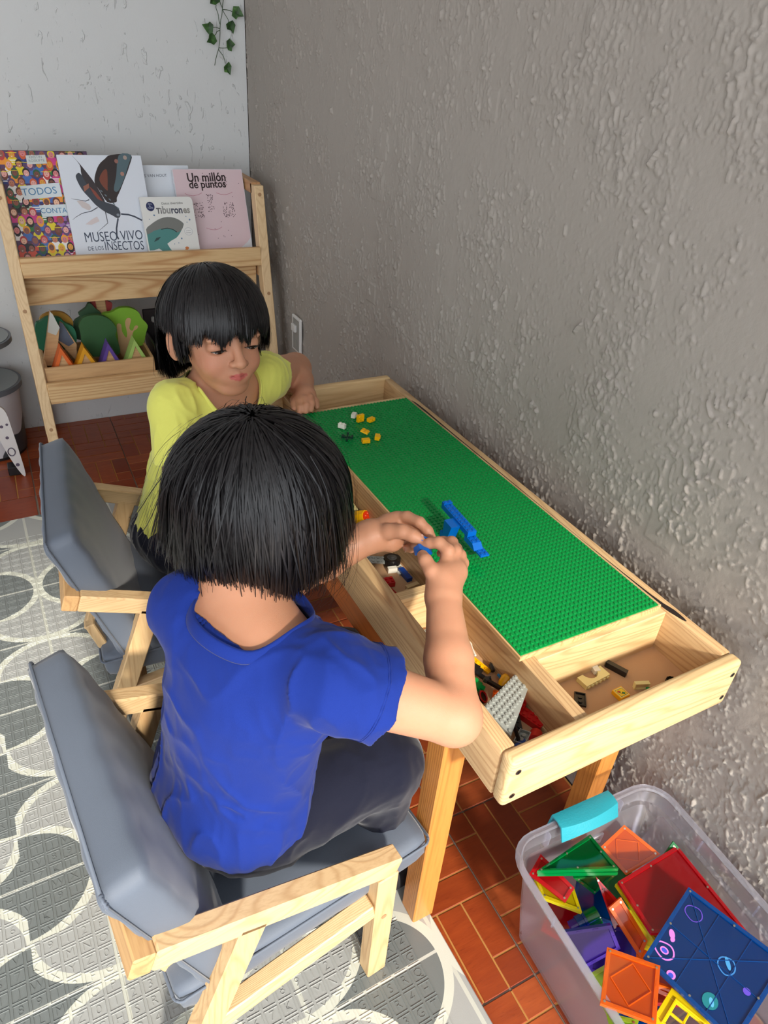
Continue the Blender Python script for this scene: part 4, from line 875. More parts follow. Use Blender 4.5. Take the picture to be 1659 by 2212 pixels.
def magtile(nm, P3, thick=.0055, diamond=None, rivets=True, window=False):
    colk = nm.split('_')[0]; mt, me_ = TM[colk]
    P3 = [Vector(p_) for p_ in P3]; c = sum(P3, Vector()) / len(P3)
    nrm = (P3[1] - P3[0]).cross(P3[-1] - P3[0]).normalized()
    if nrm.z < 0: nrm = -nrm
    x = (P3[1] - P3[0]).normalized(); y = nrm.cross(x); Mx = Matrix(((x.x, y.x, nrm.x, c.x), (x.y, y.y, nrm.y, c.y), (x.z, y.z, nrm.z, c.z), (0, 0, 0, 1)))
    t = thing('magnetic_tile', TLAB[nm], 'magnetic tile', c, group='magnetic tiles in the clear bin', rot=Mx.to_euler())
    inv = Mx.inverted(); P = [tuple((inv @ p_)[:2]) for p_ in P3]
    size = (P3[1] - P3[0]).length; w = .0055
    I = offset_poly(P, w); n = len(P); b = NB()
    lo = [b.verts.new((*p_, -thick)) for p_ in P]; hi = [b.verts.new((*p_, 0)) for p_ in P]; li = [b.verts.new((*p_, -thick)) for p_ in I]; h2 = [b.verts.new((*p_, 0)) for p_ in I]
    for i in range(n):
        j = (i + 1) % n; b.faces.new((lo[i], lo[j], hi[j], hi[i])); b.faces.new((hi[i], hi[j], h2[j], h2[i])); b.faces.new((h2[i], h2[j], li[j], li[i])); b.faces.new((li[i], li[j], lo[j], lo[i]))
    obj('rim_frame', b, me_, t)
    b = NB(); prism(b, offset_poly(P, w + .0001), -thick * .62, -thick * .38); obj('panel', b, mt, t)
    # magnet pockets: small bars along the rim
    b = NB(); 
    for i in range(n):
        a_, c_ = Vector((*P[i], 0)), Vector((*P[(i + 1) % n], 0)); ins = Vector((*I[i], 0)); k = max(2, int((c_ - a_).length / .022))
        d = (c_ - a_).normalized(); pn = Vector((-d.y, d.x, 0)); 
        if pn.dot(ins - a_) < 0: pn = -pn
        for s_ in range(1, k):
            o_ = a_ + (c_ - a_) * s_ / k + pn * w * .5; beam(b, o_ - d * .0045, o_ + d * .0045, .0022, .0008)
    tag(obj('magnet_pockets', b, me_, t), kind='stuff')
    if rivets:
        for p_ in offset_poly(P, .0045) + [tuple((np.array(I[i]) + np.array(I[(i + 1) % n])) / 2 * 1.0) for i in range(n) if size > .1]:
            b = NB(); cyl(b, .0016, -.001, .0007, 10, p_[0], p_[1]); cyl(b, .0008, .0007, .0011, 8, p_[0], p_[1]); obj('rivet', b, M['rivet'], t)
    if diamond:
        cen = np.mean(np.array(P), 0); mids = [tuple(cen + ((np.array(P[i]) + np.array(P[(i + 1) % n])) / 2 - cen) * diamond) for i in range(n)]
        b = NB()
        for i in range(n): beam(b, (*mids[i], -.0012), (*mids[(i + 1) % n], -.0012), .0012, .0014)
        obj('inner_ridge', b, me_, t)
    return t, P, I
dn = {}
for nm, P3 in TL:
    if nm == 'yellow_house': continue
    if nm in ('orange_near', 'orange_far'): dn[nm] = magtile(nm, P3, diamond=.74)
    else: dn[nm] = magtile(nm, P3, rivets=nm not in ('purple', 'lime_near', 'orange_low'))
# doodles and ridges on the large blue tile
t, P, I = dn['blue_big']; P_ = [np.array(p_) for p_ in P]
def uvp(u, v): return tuple(P_[0] * (1 - u) * (1 - v) + P_[1] * u * (1 - v) + P_[2] * u * v + P_[3] * (1 - u) * v)
b = NB()
for a_, c_ in (((0, .35), (1, .35)), ((0, .68), (1, .68)), ((.5, 0), (.5, 1)), ((0, 0), (1, 1)), ((0, 1), (1, 0))): beam(b, (*uvp(*a_), -.0016), (*uvp(*c_), -.0016), .0009, .0012)
obj('inner_ridge', b, TM['blue'][1], t)
p = Print(); p.z = -.00135
def doodle_ring(u, v, r1, r2, col, k=1): 
    x, y = uvp(u, v); pts = [(x + r1 * math.cos(a) * (1 + .08 * math.sin(3 * a)), y + r2 * math.sin(a)) for a in np.linspace(0, 2 * PI, 26)]; p.line(pts, .0022 * k, col)
pinkc, vio = (206, 126, 214), (96, 74, 196)
doodle_ring(.78, .12, .011, .013, pinkc); x, y = uvp(.78, .12); p.ell(x, y, .005, .006, pinkc); p.ell(x, y, .003, .004, (60, 80, 200))
x, y = uvp(.58, .10); p.ell(x, y, .007, .004, pinkc, rot=.6); p.ell(x + .006, y + .004, .004, .003, pinkc)
x, y = uvp(.93, .28); p.ell(x, y, .006, .006, pinkc); p.ell(x + .001, y, .0035, .0035, (60, 80, 200))
doodle_ring(.22, .16, .011, .012, vio, .6); doodle_ring(.45, .62, .012, .011, (60, 130, 200), .8); x, y = uvp(.42, .62); p.ell(x, y, .009, .003, (70, 150, 210), rot=.7)
x, y = uvp(.52, .86); p.ell(x, y, .005, .005, vio); x, y = uvp(.85, .66); p.ell(x, y, .011, .010, (30, 120, 130)); p.ell(x, y + .002, .006, .003, (90, 170, 210), rot=.6)
tag(p.build('pen_doodles', t), kind='stuff')
# yellow window frame panel
wp = [Vector(q_) for q_ in dict(TL)['yellow_house']]; 
for v_ in wp: v_.z += .004
wc = sum(wp, Vector()) / 4; wn = (wp[1] - wp[0]).cross(wp[3] - wp[0]).normalized(); wn = -wn if wn.z < 0 else wn
wx = (wp[1] - wp[0]).normalized(); wy = wn.cross(wx); Wm = Matrix(((wx.x, wy.x, wn.x, wc.x), (wx.y, wy.y, wn.y, wc.y), (wx.z, wy.z, wn.z, wc.z), (0, 0, 0, 1)))
t = thing('toy_window', 'bright yellow toy window panel with four panes, near end of the bin', 'toy', wc, rot=Wm.to_euler())
M['yel'] = plain('yellow_plastic', (238, 206, 10), .3); b = NB()
hs = .031
for a0, a1, c0, c1 in ((-hs, hs, -hs, -.017), (-hs, hs, .017, hs), (-hs, -.017, -.017, .017), (.017, hs, -.017, .017), (-.0015, .0015, -.017, .017), (-.017, .017, -.0015, .0015)): box(b, a0, a1, c0, c1, -.004, 0, .0005)
obj('window_grid', b, M['yel'], t)
b = NB(); 
for a0, a1, c0, c1 in ((-.021, .021, -.021, -.0185), (-.021, .021, .0185, .021), (-.021, -.0185, -.0185, .0185), (.0185, .021, -.0185, .0185)): box(b, a0, a1, c0, c1, 0, .0025, .0004)
obj('raised_border', b, M['yel'], t)
# stack of blue and green ring connectors
t = thing('ring_connector', 'blue and green plastic ring stack deep in the bin', 'toy', (-.242, -.566, .15), rot=(.5, 1.2, .4))
for k, (z0, z1, r_, cc_) in enumerate(((-.024, -.012, .011, 'purple'), (-.012, -.001, .013, 'blue'), (-.001, .003, .015, 'blue'), (.003, .024, .013, 'green'))):
    b = NB(); cyl(b, r_, z0 + .0002, z1, 24); obj('ring', b, TM[cc_][1], t, True)
# the rest of the heap below
HEAP = [('red', 'dark red'), ('blue', 'dark blue'), ('green', 'deep green'), ('purple', 'violet'), ('orange', 'amber'), ('yellow', 'yellow'), ('blue', 'navy blue'), ('red', 'crimson'), ('lime', 'lime'), ('green', 'bottle green')]
rr = random.Random(21)
for i, (ck, nm_) in enumerate(HEAP):
    x = -.225 + (i % 3) * .052 + rr.uniform(-.005, .005); y = -.535 - (i // 3) * .075 + rr.uniform(-.01, .01); z = .075 + .022 * (i % 4)
    e = Euler((rr.uniform(-.5, .5), rr.uniform(-.5, .5), rr.uniform(0, 3))); hs = .034; Mx = Matrix.Translation((x, y, z)) @ e.to_matrix().to_4x4()
    key = ck + '_heap%d' % i; where = ('left', 'middle', 'right')[i % 3]; row = ('far', 'centre', 'near', 'nearest')[i // 3]
    TLAB[key] = '%s magnetic tile buried low in the heap, %s %s of the bin' % (nm_, row, where)
    magtile(key, [Mx @ Vector(p_) for p_ in ((-hs, -hs, 0), (hs, -hs, 0), (hs, hs, 0), (-hs, hs, 0))], rivets=False)

# ---------------------------------------------------------------- building bricks
def pm_(name, col, rough=.3):
    if name not in M: M[name] = plain(name, col, rough)
    return M[name]
BC = {'white': (232, 230, 216), 'cream': (226, 214, 150), 'tan': (208, 184, 138), 'yellow': (244, 184, 10), 'red': (192, 20, 24), 'blue': (0, 98, 190), 'dblue': (10, 60, 140), 'grey': (160, 164, 158), 'black': (26, 25, 25), 'green': (0, 140, 60), 'orange': (240, 100, 20), 'lblue': (40, 140, 200)}
def bmat(c): return pm_('brick_' + c, BC[c])
PT = .0032
def brick_bm(nx, ny, h, studs=True, hollow=False, slope=0, bm=None, ox=0, oy=0, oz=0):
    """brick of nx by ny studs, h plates high; slope: width in studs of the sloped side"""
    b = bm or NB(); L, W, H = nx * .008 - .0002, ny * .008 - .0002, h * PT
    x0, y0 = ox + .0001, oy + .0001
    if hollow:
        w = .0013; box(b, x0, x0 + L, y0, y0 + W, oz + H - .0012, oz + H)
        box(b, x0, x0 + w, y0, y0 + W, oz, oz + H - .0012); box(b, x0 + L - w, x0 + L, y0, y0 + W, oz, oz + H - .0012)
        box(b, x0 + w, x0 + L - w, y0, y0 + w, oz, oz + H - .0012); box(b, x0 + w, x0 + L - w, y0 + W - w, y0 + W, oz, oz + H - .0012)
        if ny == 1:
            for i in range(1, nx): cyl(b, .0014, oz + .0004, oz + H - .0012, 10, x0 + i * .008, y0 + W / 2)
        else:
            for i in range(1, nx):
                for j in range(1, ny): cyl(b, .0030, oz + .0004, oz + H - .0012, 12, x0 + i * .008, y0 + j * .008)
    elif slope:
        pts = [(x0, 0), (x0 + L, 0), (x0 + L, .0015), (x0 + L - slope * .008, H), (x0, H)]
        vs = prism(b, pts, 0, W)
        for v in vs: x, z, d = v.co; v.co = Vector((x, y0 + d, oz + z))
        nx = nx - slope
    else: box(b, x0, x0 + L, y0, y0 + W, oz, oz + H, .00025)
    if studs:
        for i in range(int(nx)):
            for j in range(ny): cyl(b, .0024, oz + H, oz + H + .0017, 14, x0 + .004 + i * .008, y0 + .004 + j * .008)
    return b
def brick(label, col, loc, nx, ny, h, rz=0, rx=0, ry=0, grp='loose bricks in the tray', name='building_brick', **k):
    b = brick_bm(nx, ny, h, **k)
    for v in b.verts: v.co -= Vector((nx * .004, ny * .004, 0))
    o = obj(name, b, bmat(col), None); o.location = loc; o.rotation_euler = (rx, ry, rz)
    return tag(o, label, 'brick', grp)
G1 = 'bricks on the green baseplate'; zP = PZ + .0019
def lay(z, h): return z
PI2 = PI / 2
brick('white brick lying on its side, farthest back on the green plate', 'white', (-.242, .335, zP + .004), 2, 1, 3, .9, PI2, 0, G1)
brick('white brick standing on the green plate nearest the darker-haired heads, by the dark star', 'white', (-.284, .292, zP + .001), 1, 2, 3, .6, 0, 0, G1)
brick('yellow brick of two rows lying on its side with its hollow showing', 'yellow', (-.236, .310, zP + .0085), 2, 2, 2, .2, PI2, 0, G1, hollow=True)
brick('small yellow brick touching the right of the square yellow one', 'yellow', (-.215, .305, zP + .0045), 2, 1, 3, .35, PI2, 0, G1, hollow=True)
brick('yellow flat brick tilted on top in the nearer yellow group', 'yellow', (-.256, .243, zP + .0105), 2, 2, 1, .8, .25, .1, G1, hollow=True)
brick('yellow brick with hollow facing the camera, nearest of the yellow group', 'yellow', (-.264, .224, zP + .0045), 2, 1, 3, -.15, PI2, 0, G1, hollow=True)
brick('yellow brick lying crosswise, rightmost of the nearer yellow group', 'yellow', (-.240, .228, zP + .0045), 2, 1, 3, 1.0, PI2, 0, G1, hollow=True)
# dark star
t = thing('spiked_piece', 'tiny dark green branching piece on the green plate', 'toy', (-.293, .246, zP), group=G1)
b = NB()
for k in range(6):
    a_ = k * PI / 3; beam(b, (0, 0, .003), (.011 * math.cos(a_), .011 * math.sin(a_), .003 + .004 * (k % 2)), .0025, .0025); cyl(b, .0022, 0, .005, 8, .011 * math.cos(a_), .011 * math.sin(a_), M=Matrix.Translation((0, 0, .001 + .003 * (k % 2))))
obj('branches', b, pm_('dark_green', (12, 52, 40)), t)
# blue bridge model
br = thing('brick_model', 'bright blue brick construction like a long arm on a foot, standing on the green plate', 'toy', (-.262, -.142, zP), -.06 - PI2)
bl = bmat('blue')
b = NB(); brick_bm(3, 2, 3, False, bm=b, ox=-.030, oy=-.030, oz=0, slope=1); obj('foot', b, bl, br)
b = NB(); vs = prism(b, [(-.022, -.008), (-.006, -.008), (.002, .018), (-.022, .018)], 0, .016)
for v in vs: x, z, d = v.co; v.co = Vector((x, -.030 + d, z + .0176))
obj('sloped_support', b, bl, br)
b = NB(); brick_bm(6, 2, 3, True, bm=b, ox=-.062, oy=-.014, oz=.0300); brick_bm(5, 2, 3, True, bm=b, ox=-.0139, oy=-.014, oz=.0300); obj('arm_brick', b, bl, br)
b = NB(); brick_bm(1, 2, 1, True, bm=b, ox=-.062, oy=-.014, oz=.0417 - .002); obj('end_plate', b, bl, br)
b = NB(); brick_bm(2, 2, 3, False, bm=b, ox=-.030, oy=-.014, oz=.0200); obj('joint_brick', b, bl, br)
b = NB(); brick_bm(4, 2, 3, True, bm=b, ox=.018, oy=-.014, oz=.0200, slope=1); obj('lower_brick', b, bl, br)
b = NB(); brick_bm(3, 2, 1, True, bm=b, ox=.040, oy=-.010, oz=.0165); obj('tip_plate', b, bl, br)
# tray bits, near right bay
zt = tb_ + .0102
def arch(label, col, loc, rz):
    t = thing('arch_brick', label, 'brick', loc, group='loose bricks in the tray', rot=(0, 0, rz)); b = NB()
    out = [(0, 0), (.0478, 0), (.0478, .0192), (.0370, .0192)] + [(.0239 + .0130 * math.cos(a_), .0192 - .0130 * math.sin(a_)) for a_ in np.linspace(.1, PI - .1, 10)] + [(.0108, .0192), (0, .0192)]
    prism(b, [(x - .024, y - .010) for x, y in out], 0, .0078); obj('arch', b, bmat(col), t)
    b = NB()
    for i in range(6): cyl(b, .0024, 0, .0017, 12, M=Matrix.Translation((-.020 + i * .008, -.010, .0039)) @ Matrix.Rotation(PI2, 4, 'X'))
    obj('studs', b, bmat(col), t); return t
arch('cream arch brick lying flat in the near bay of the tray', 'cream', (-.200, -.409, zt), .10)
brick('white brick lying across the cream arch', 'white', (-.190, -.392, zt + .0045), 3, 1, 3, 1.35, PI2, 0)
brick('long black brick upside down beside the cream arch', 'black', (-.156, -.410, zt), 4, 1, 3, -1.15, 0, 0, studs=False)
t = thing('road_sign_brick', 'square yellow brick printed with a red, yellow and green traffic light sign', 'brick', (-.184, -.449, zt), .05, group='loose bricks in the tray')
b = brick_bm(2, 2, 3, False)
for v in b.verts: v.co = Vector(((v.co.x - .008) * 1.12, (v.co.y - .008) * 1.12, v.co.z * .7))
obj('block', b, bmat('yellow'), t)
p = Print(); p.z = .0069; p.poly([(-.0075, -.0075), (.0075, -.0075), (.0075, .0075), (-.0075, .0075)], (236, 226, 150)); p.poly([(-.0062, -.0066), (.0072, -.0062), (.0066, .0060), (-.0066, .0066)], (40, 36, 30)); p.poly([(-.0056, -.006), (.0066, -.0056), (.006, .0054), (-.006, .006)], (236, 200, 30))
def dq(cx, cy, r, c): p.ell(cx, cy, r, r, c, 12)
p.poly([(-.0052, .0024), (-.0026, .0046), (.0050, -.0030), (.0024, -.0052)], (30, 30, 30)); dq(-.0027, .0024, .0015, (210, 30, 40)); dq(0, 0, .0014, (240, 210, 40)); dq(.0026, -.0026, .0015, (20, 130, 60)); p.build('sign_print', t)
brick('green plate lying with a cream window piece by the near board', 'green', (-.138, -.462, zt + .002), 2, 1, 1, -.5, .4, .2)
t = thing('window_piece', 'small cream window frame piece beside the green plate', 'brick', (-.146, -.450, zt), -.35, group='loose bricks in the tray')
b = NB()
for a0, a1, c0, c1 in ((-.011, .011, 0, .0015), (-.011, .011, .0095, .011), (-.011, -.0095, .0015, .0095), (.0095, .011, .0015, .0095)): box(b, a0, a1, -.003, .003, c0, c1)
obj('frame', b, bmat('cream'), t); b = NB(); box(b, -.0095, .0095, -.0005, .0005, .0015, .0095); obj('pane', b, bmat('tan'), t)
t = thing('clip_piece', 'small black clip piece near the right side of the tray', 'brick', (-.098, -.462, zt), .3, group='loose bricks in the tray')
b = NB()
for a_ in np.linspace(0, 1.45 * PI, 9): box(b, -.003, .003, -.0017, .0017, 0, .007, M=Matrix.Translation((.006 * math.cos(a_), .006 * math.sin(a_), 0)) @ Matrix.Rotation(a_ + PI2, 4, 'Z'))
obj('clip', b, bmat('black'), t)
brick('flat black hollow brick half hidden by the long divider', 'black', (-.243, -.432, zt + .0032), 3, 2, 1, .9, PI, 0, studs=False, hollow=True)
brick('white brick with clear window, half hidden behind the long divider', 'white', (-.246, -.385, zt), 2, 1, 3, -.2, 0, 0)
brick('red plate peeping over the near board of the tray', 'red', (-.205, -.470, zt), 2, 2, 2, .4, 0, 0)
brick('orange piece in the near corner of the right bay', 'orange', (-.243, -.475, zt), 1, 1, 3, .6, 0, 0)
# tray bits, near left bay
brick('light grey plate of one row beside the bright cross divider', 'grey', (-.386, -.230, zt), 4, 1, 1, .05, 0, 0)
brick('orange brick partly hidden by the forearm', 'orange', (-.392, -.262, zt), 2, 1, 3, 1.2, 0, 0)
brick('light grey two by two plate upside down beside the yellow plate', 'grey', (-.345, -.300, zt + PT), 2, 2, 1, .6, PI, 0, studs=False, hollow=True)
t = thing('bent_rod', 'thin white bent rod in the left bay', 'toy', (0, 0, 0)); b = NB(); tube(b, [(-.322, -.245, .517), (-.325, -.262, .517), (-.3275, -.282, .517), (-.331, -.290, .517), (-.334, -.304, .517)], .0017, 8); obj('rod', b, bmat('white'), t, True)
brick('yellow plate of one row lying upside down in the left bay', 'yellow', (-.338, -.325, zt + .006), 4, 1, 1, -1.25, PI, .1, studs=False, hollow=True)
t = thing('black_gear', 'dark round opening piece beside the white bent rod', 'toy', (-.312, -.230, zt)); b = NB(); cyl(b, .009, 0, .008, 20, M=Matrix.Rotation(PI2 * .9, 4, 'X') @ Matrix.Translation((0, .009, -.004))); obj('disc', b, bmat('black'), t)
def odd(label, col, loc, e, kind=0):
    t = thing('odd_piece', label, 'toy', loc, group='odd black pieces in the tray', rot=e); b = NB()
    if kind == 0: beam(b, (-.012, 0, 0), (.010, 0, .002), .005, .005); beam(b, (.010, 0, .002), (.016, .006, .003), .004, .005); cyl(b, .0035, -.003, .004, 10, -.012, 0)
    elif kind == 1: box(b, -.008, .008, -.004, .004, 0, .005); box(b, -.003, .006, -.010, .010, .001, .004); cyl(b, .003, .004, .008, 10, .004, .006)
    else: tube(b, [(-.016, 0, 0), (-.006, .003, .001), (.004, .001, .002), (.014, -.005, .002)], [.003, .0035, .003, .002], 8); cyl(b, .003, -.002, .003, 10, .004, 0)
    obj('shape', b, bmat(col), t); return t
odd('black forked piece right of the yellow plate', 'black', (-.322, -.330, zt + .006), (.3, .1, 1.0), 2)
odd('black hinged piece left of the yellow plate', 'black', (-.352, -.330, zt + .005), (0, 0, .5), 1)
odd('long black piece leaning toward the grey wedge plate', 'black', (-.352, -.372, zt + .018), (0, .3, -.95), 0)
odd('black jointed piece above the green piece', 'black', (-.357, -.347, zt + .014), (.2, 0, -1.3), 0)
odd('green piece pinned between black pieces and red wheel', 'green', (-.371, -.362, zt + .012), (.3, .2, .7), 1)
brick('light blue small plate beside the black forked piece', 'lblue', (-.320, -.352, zt + .004), 2, 1, 1, .2, .3, 0)
t = thing('red_ringed_disc', 'red ringed black disc near the elbow', 'toy', (-.375, -.378, zt + .009), rot=(.5, .6, 0)); b = NB(); cyl(b, .009, -.004, .004, 24); obj('tyre', b, bmat('black'), t, True)
b = NB(); tube(b, [(.0075 * math.cos(a_), .0075 * math.sin(a_), .0045) for a_ in np.linspace(0, 2 * PI, 20)], .0013, 6); obj('rim', b, bmat('red'), t, True)
t = thing('digger_scoop', 'yellow rounded scoop piece behind the grey wedge plate', 'toy', (-.326, -.370, zt + .006), .4); b = NB(); tube(b, [(-.016, 0, 0), (-.008, .002, .006), (0, .002, .009), (.010, 0, .007), (.018, -.002, .002)], [.003, .007, .008, .007, .003], 10); obj('scoop', b, bmat('yellow'), t, True)
b = NB(); box(b, -.012, .008, -.011, -.006, .000, .003); obj('base_strip', b, bmat('red'), t)
# grey wedge plate leaning on the rail
wa = [Vector((-.3250, -.3800, .548)), Vector((-.3180, -.4040, .548)), Vector((-.4030, -.4740, .567)), Vector((-.4090, -.4230, .567))]
Wx = (wa[0] - wa[3]).normalized(); Wn = Wx.cross(wa[2] - wa[3]).normalized(); Wn = -Wn if Wn.z < 0 else Wn; Wy = Wn.cross(Wx); Mx = Matrix(((Wx.x, Wy.x, Wn.x, wa[3].x), (Wx.y, Wy.y, Wn.y, wa[3].y), (Wx.z, Wy.z, Wn.z, wa[3].z), (0, 0, 0, 1)))
t = thing('wedge_plate', 'light grey studded wing-shaped plate leaning on the tray rail', 'brick', wa[3], rot=Mx.to_euler()); inv = Mx.inverted()
W2 = [tuple((inv @ p_)[:2]) for p_ in (wa[3], wa[2], wa[1], wa[0])]; b = NB(); prism(b, W2, -.0032, 0); obj('plate', b, bmat('grey'), t)
def inside(pt, poly):
    s_ = None
    for i in range(len(poly)):
        a_, c_ = poly[i], poly[(i + 1) % len(poly)]; cr_s = (c_[0] - a_[0]) * (pt[1] - a_[1]) - (c_[1] - a_[1]) * (pt[0] - a_[0]); d_ = cr_s / math.hypot(c_[0] - a_[0], c_[1] - a_[1])
        if s_ is None: s_ = d_ > 0
        if (d_ > 0) != s_ or abs(d_) < .0028: return False
    return True
b = NB()
for i in range(-3, 16):
    for j in range(-14, 14):
        x, y = .004 + i * .008, .004 + j * .008
        if inside((x, y), W2): cyl(b, .0024, 0, .0018, 14, x, y)
obj('studs', b, bmat('grey'), t)
t = thing('toy_digger_arm', 'long yellow toy digger arm lying along the divider', 'toy', (0, 0, 0)); b = NB()  # loose arm of a toy digger
tube(b, [(-.309, -.398, .532), (-.312, -.412, .535), (-.316, -.424, .534)], .0032, 8); tube(b, [(-.316, -.424, .534), (-.311, -.448, .528), (-.309, -.468, .522), (-.318, -.480, .519)], [.0034, .003, .0028, .0024], 8); tube(b, [(-.318, -.480, .519), (-.334, -.472, .518), (-.342, -.466, .518)], .0024, 8); tube(b, [(-.320, -.424, .530), (-.317, -.448, .524), (-.318, -.470, .520)], .0020, 8)
obj('arm', b, bmat('yellow'), t, True); b = NB(); cyl(b, .0052, -.006, .006, 14, M=Matrix.Translation((-.313, -.415, .536)) @ Matrix.Rotation(.3, 4, 'X')); obj('pivot', b, bmat('yellow'), t, True)
brick('dark red hollow bricks row under the yellow digger arm', 'red', (-.331, -.432, zt), 2, 5, 3, .35, 0, 0, hollow=True)
brick('second red brick standing beside the digger arm', 'red', (-.336, -.408, zt + .008), 2, 2, 3, .6, .5, .2, hollow=True)
t = thing('toy_cup', 'red round barrel piece in the near left corner of the tray', 'toy', (-.345, -.461, zt + .007), rot=(1.25, .1, -.9)); b = NB(); cyl(b, .0085, -.008, .008, 28, r2=.0075); obj('barrel', b, pm_('red2', (206, 44, 34)), t, True)
brick('grey hollow brick beside the red barrel piece', 'grey', (-.362, -.455, zt + .010), 3, 2, 2, .55, PI - .2, 0, studs=False, hollow=True)
brick('blue brick wedged in the near left corner of the tray', 'dblue', (-.371, -.471, zt), 3, 3, 3, .2, 0, 0, studs=False)
t = thing('black_axle', 'long black rod lying under the tip of the grey wedge plate', 'toy', (0, 0, 0)); b = NB(); tube(b, [(-.342, -.405, .528), (-.362, -.436, .524), (-.375, -.478, .517), (-.383, -.492, .516)], .0028, 8); obj('rod', b, bmat('black'), t, True)
brick('tan small brick next to the red bricks', 'tan', (-.318, -.452, zt), 2, 2, 2, .2, 0, 0)
for lab, col, x, y, z, nx, ny, h, rz, rx in (('red brick jammed between the grey wedge plate and the rail', 'red', -.398, -.395, .0, 2, 3, 3, .5, .2), ('dark orange brick under the yellow scoop piece', 'orange', -.345, -.385, .0, 2, 3, 2, .9, .0),
        ('black brick in front of the orange brick, near the elbow', 'black', -.392, -.345, .0, 2, 2, 3, .3, .1), ('yellow brick under the black forked pieces', 'yellow', -.365, -.325, .0, 1, 2, 2, 1.1, 0), ('white small brick between wedge plate and long divider', 'white', -.303, -.385, .006, 1, 2, 3, .3, .6),
        ('black plate between the wedge plate and the red barrel', 'black', -.352, -.425, .004, 2, 4, 1, -.4, .2), ('blue small brick under the black axle', 'blue', -.392, -.482, .0, 2, 2, 2, .1, 0)):
    brick(lab, col, (x, y, zt + z), nx, ny, h, rz, rx, 0)
# tray bits, middle bay
brick('light grey two by five plate behind the wheel', 'grey', (-.376, -.048, zt + .008), 5, 2, 1, -.45, .12, 0)
t = thing('rubber_disc', 'black ribbed rubber tyre lying flat in the middle bay', 'toy', (-.345, -.058, zt + .007), rot=(-.12, .05, 0)); b = NB(); cyl(b, .0145, -.0055, .0055, 30); 
for k in range(30): a_ = k * PI / 15; box(b, .0140, .0152, -.0009, .0009, -.005, .005, M=Matrix.Rotation(a_, 4, 'Z'))
obj('tyre', b, bmat('black'), t); b = NB(); cyl(b, .0085, .0055, .0062, 24); cyl(b, .0035, .0062, .0075, 16); obj('hub', b, pm_('hub_grey', (70, 70, 70)), t)
brick('white brick under the rubber wheel', 'white', (-.355, -.079, zt), 2, 1, 3, -.2, 0, 0, studs=False)
brick('red two by two brick at the left rail of the middle bay', 'red', (-.392, -.070, zt), 2, 2, 3, -.3, 0, 0)
brick('red brick of two rows with its studs up in the middle bay', 'red', (-.379, -.106, zt), 3, 2, 3, -.12, 0, 0)
brick('red sloped brick close to the cross divider', 'red', (-.388, -.132, zt), 3, 2, 3, -.5, 0, 0, slope=1)
brick('dark blue brick lying on its side in the middle bay', 'dblue', (-.345, -.098, zt + .004), 1, 4, 3, .02, 0, PI2)
brick('white flat piece behind the dark blue brick', 'white', (-.341, -.081, zt), 2, 3, 1, .02, 0, 0, studs=False)
brick('tan sloped brick standing right of the dark blue brick', 'tan', (-.322, -.098, zt), 1, 2, 5, .3, 0, 0, slope=0, studs=False)
brick('tan plate against the cross divider', 'tan', (-.343, -.128, zt), 3, 1, 2, .1, 0, 0, studs=False)
brick('small tan tile at the foot of the cross divider', 'tan', (-.358, -.136, zt), 2, 1, 1, .4, 0, 0, studs=False)
brick('dark brick beside the tan plate', 'black', (-.306, -.118, zt), 2, 3, 2, .4, 0, 0)
brick('beige studded plate leaning in the middle bay near the far divider', 'tan', (-.316, .145, zt + .006), 4, 5, 1, .12, -.15, .2)
brick('cream rod brick by the yellow cone piece', 'cream', (-.342, .112, zt + .012), 1, 4, 2, .15, .3, 0, studs=False)
brick('blue slope brick next to the yellow cone piece', 'dblue', (-.311, .101, zt + .012), 2, 3, 2, -.5, .3, 0)
t = thing('nose_cone', 'yellow faceted cone piece with orange-red hub in the middle bay', 'toy', (-.338, .070, zt + .013), rot=(1.0, .1, .5)); b = NB(); cyl(b, .0155, -.012, .008, 8, r2=.013); obj('cone', b, bmat('yellow'), t)
b = NB(); cyl(b, .0105, .0082, .010, 20); 
for k in range(5): bmesh.ops.create_icosphere(b, subdivisions=2, radius=.003, matrix=Matrix.Translation((.006 * math.cos(k * 1.257), .006 * math.sin(k * 1.257), .0105)))
obj('hub', b, pm_('orange_red', (226, 60, 16)), t)
brick('yellow brick behind the cone piece', 'yellow', (-.311, .094, zt), 2, 3, 3, -.5, 0, 0)
brick('black brick under the blue slope brick', 'black', (-.335, .100, zt), 3, 3, 2, -.4, 0, 0)
odd('black grille piece near the forearm', 'black', (-.366, .060, zt + .006), (0, 0, .3), 1)
brick('grey brick left of the yellow cone piece', 'grey', (-.385, .085, zt), 3, 2, 3, .3, 0, 0)
# far bay
t = thing('toy_chain', 'short black chain on a pale piece in the far left bay', 'toy', (-.302, .166, zt + .006)); b = NB()
for k in range(6): tube(b, [(k * .006 - .015 + .0035 * math.cos(a_), .002 * math.sin(k) + .0022 * math.sin(a_), .004 + .001 * (k % 2) * math.sin(a_)) for a_ in np.linspace(0, 2 * PI, 9)], .0008, 5)
obj('links', b, bmat('black'), t)
brick('red plate just beyond the far edge of the green plate', 'red', (-.150, .452, zt + .03), 6, 2, 1, .1, 0, 0)
brick('black plate just beyond the far edge of the green plate', 'black', (-.112, .462, zt + .03), 3, 2, 2, .3, 0, 0)
brick('grey brick supporting the plates in the far bay', 'grey', (-.140, .455, zt), 6, 3, 9, .1, 0, 0)

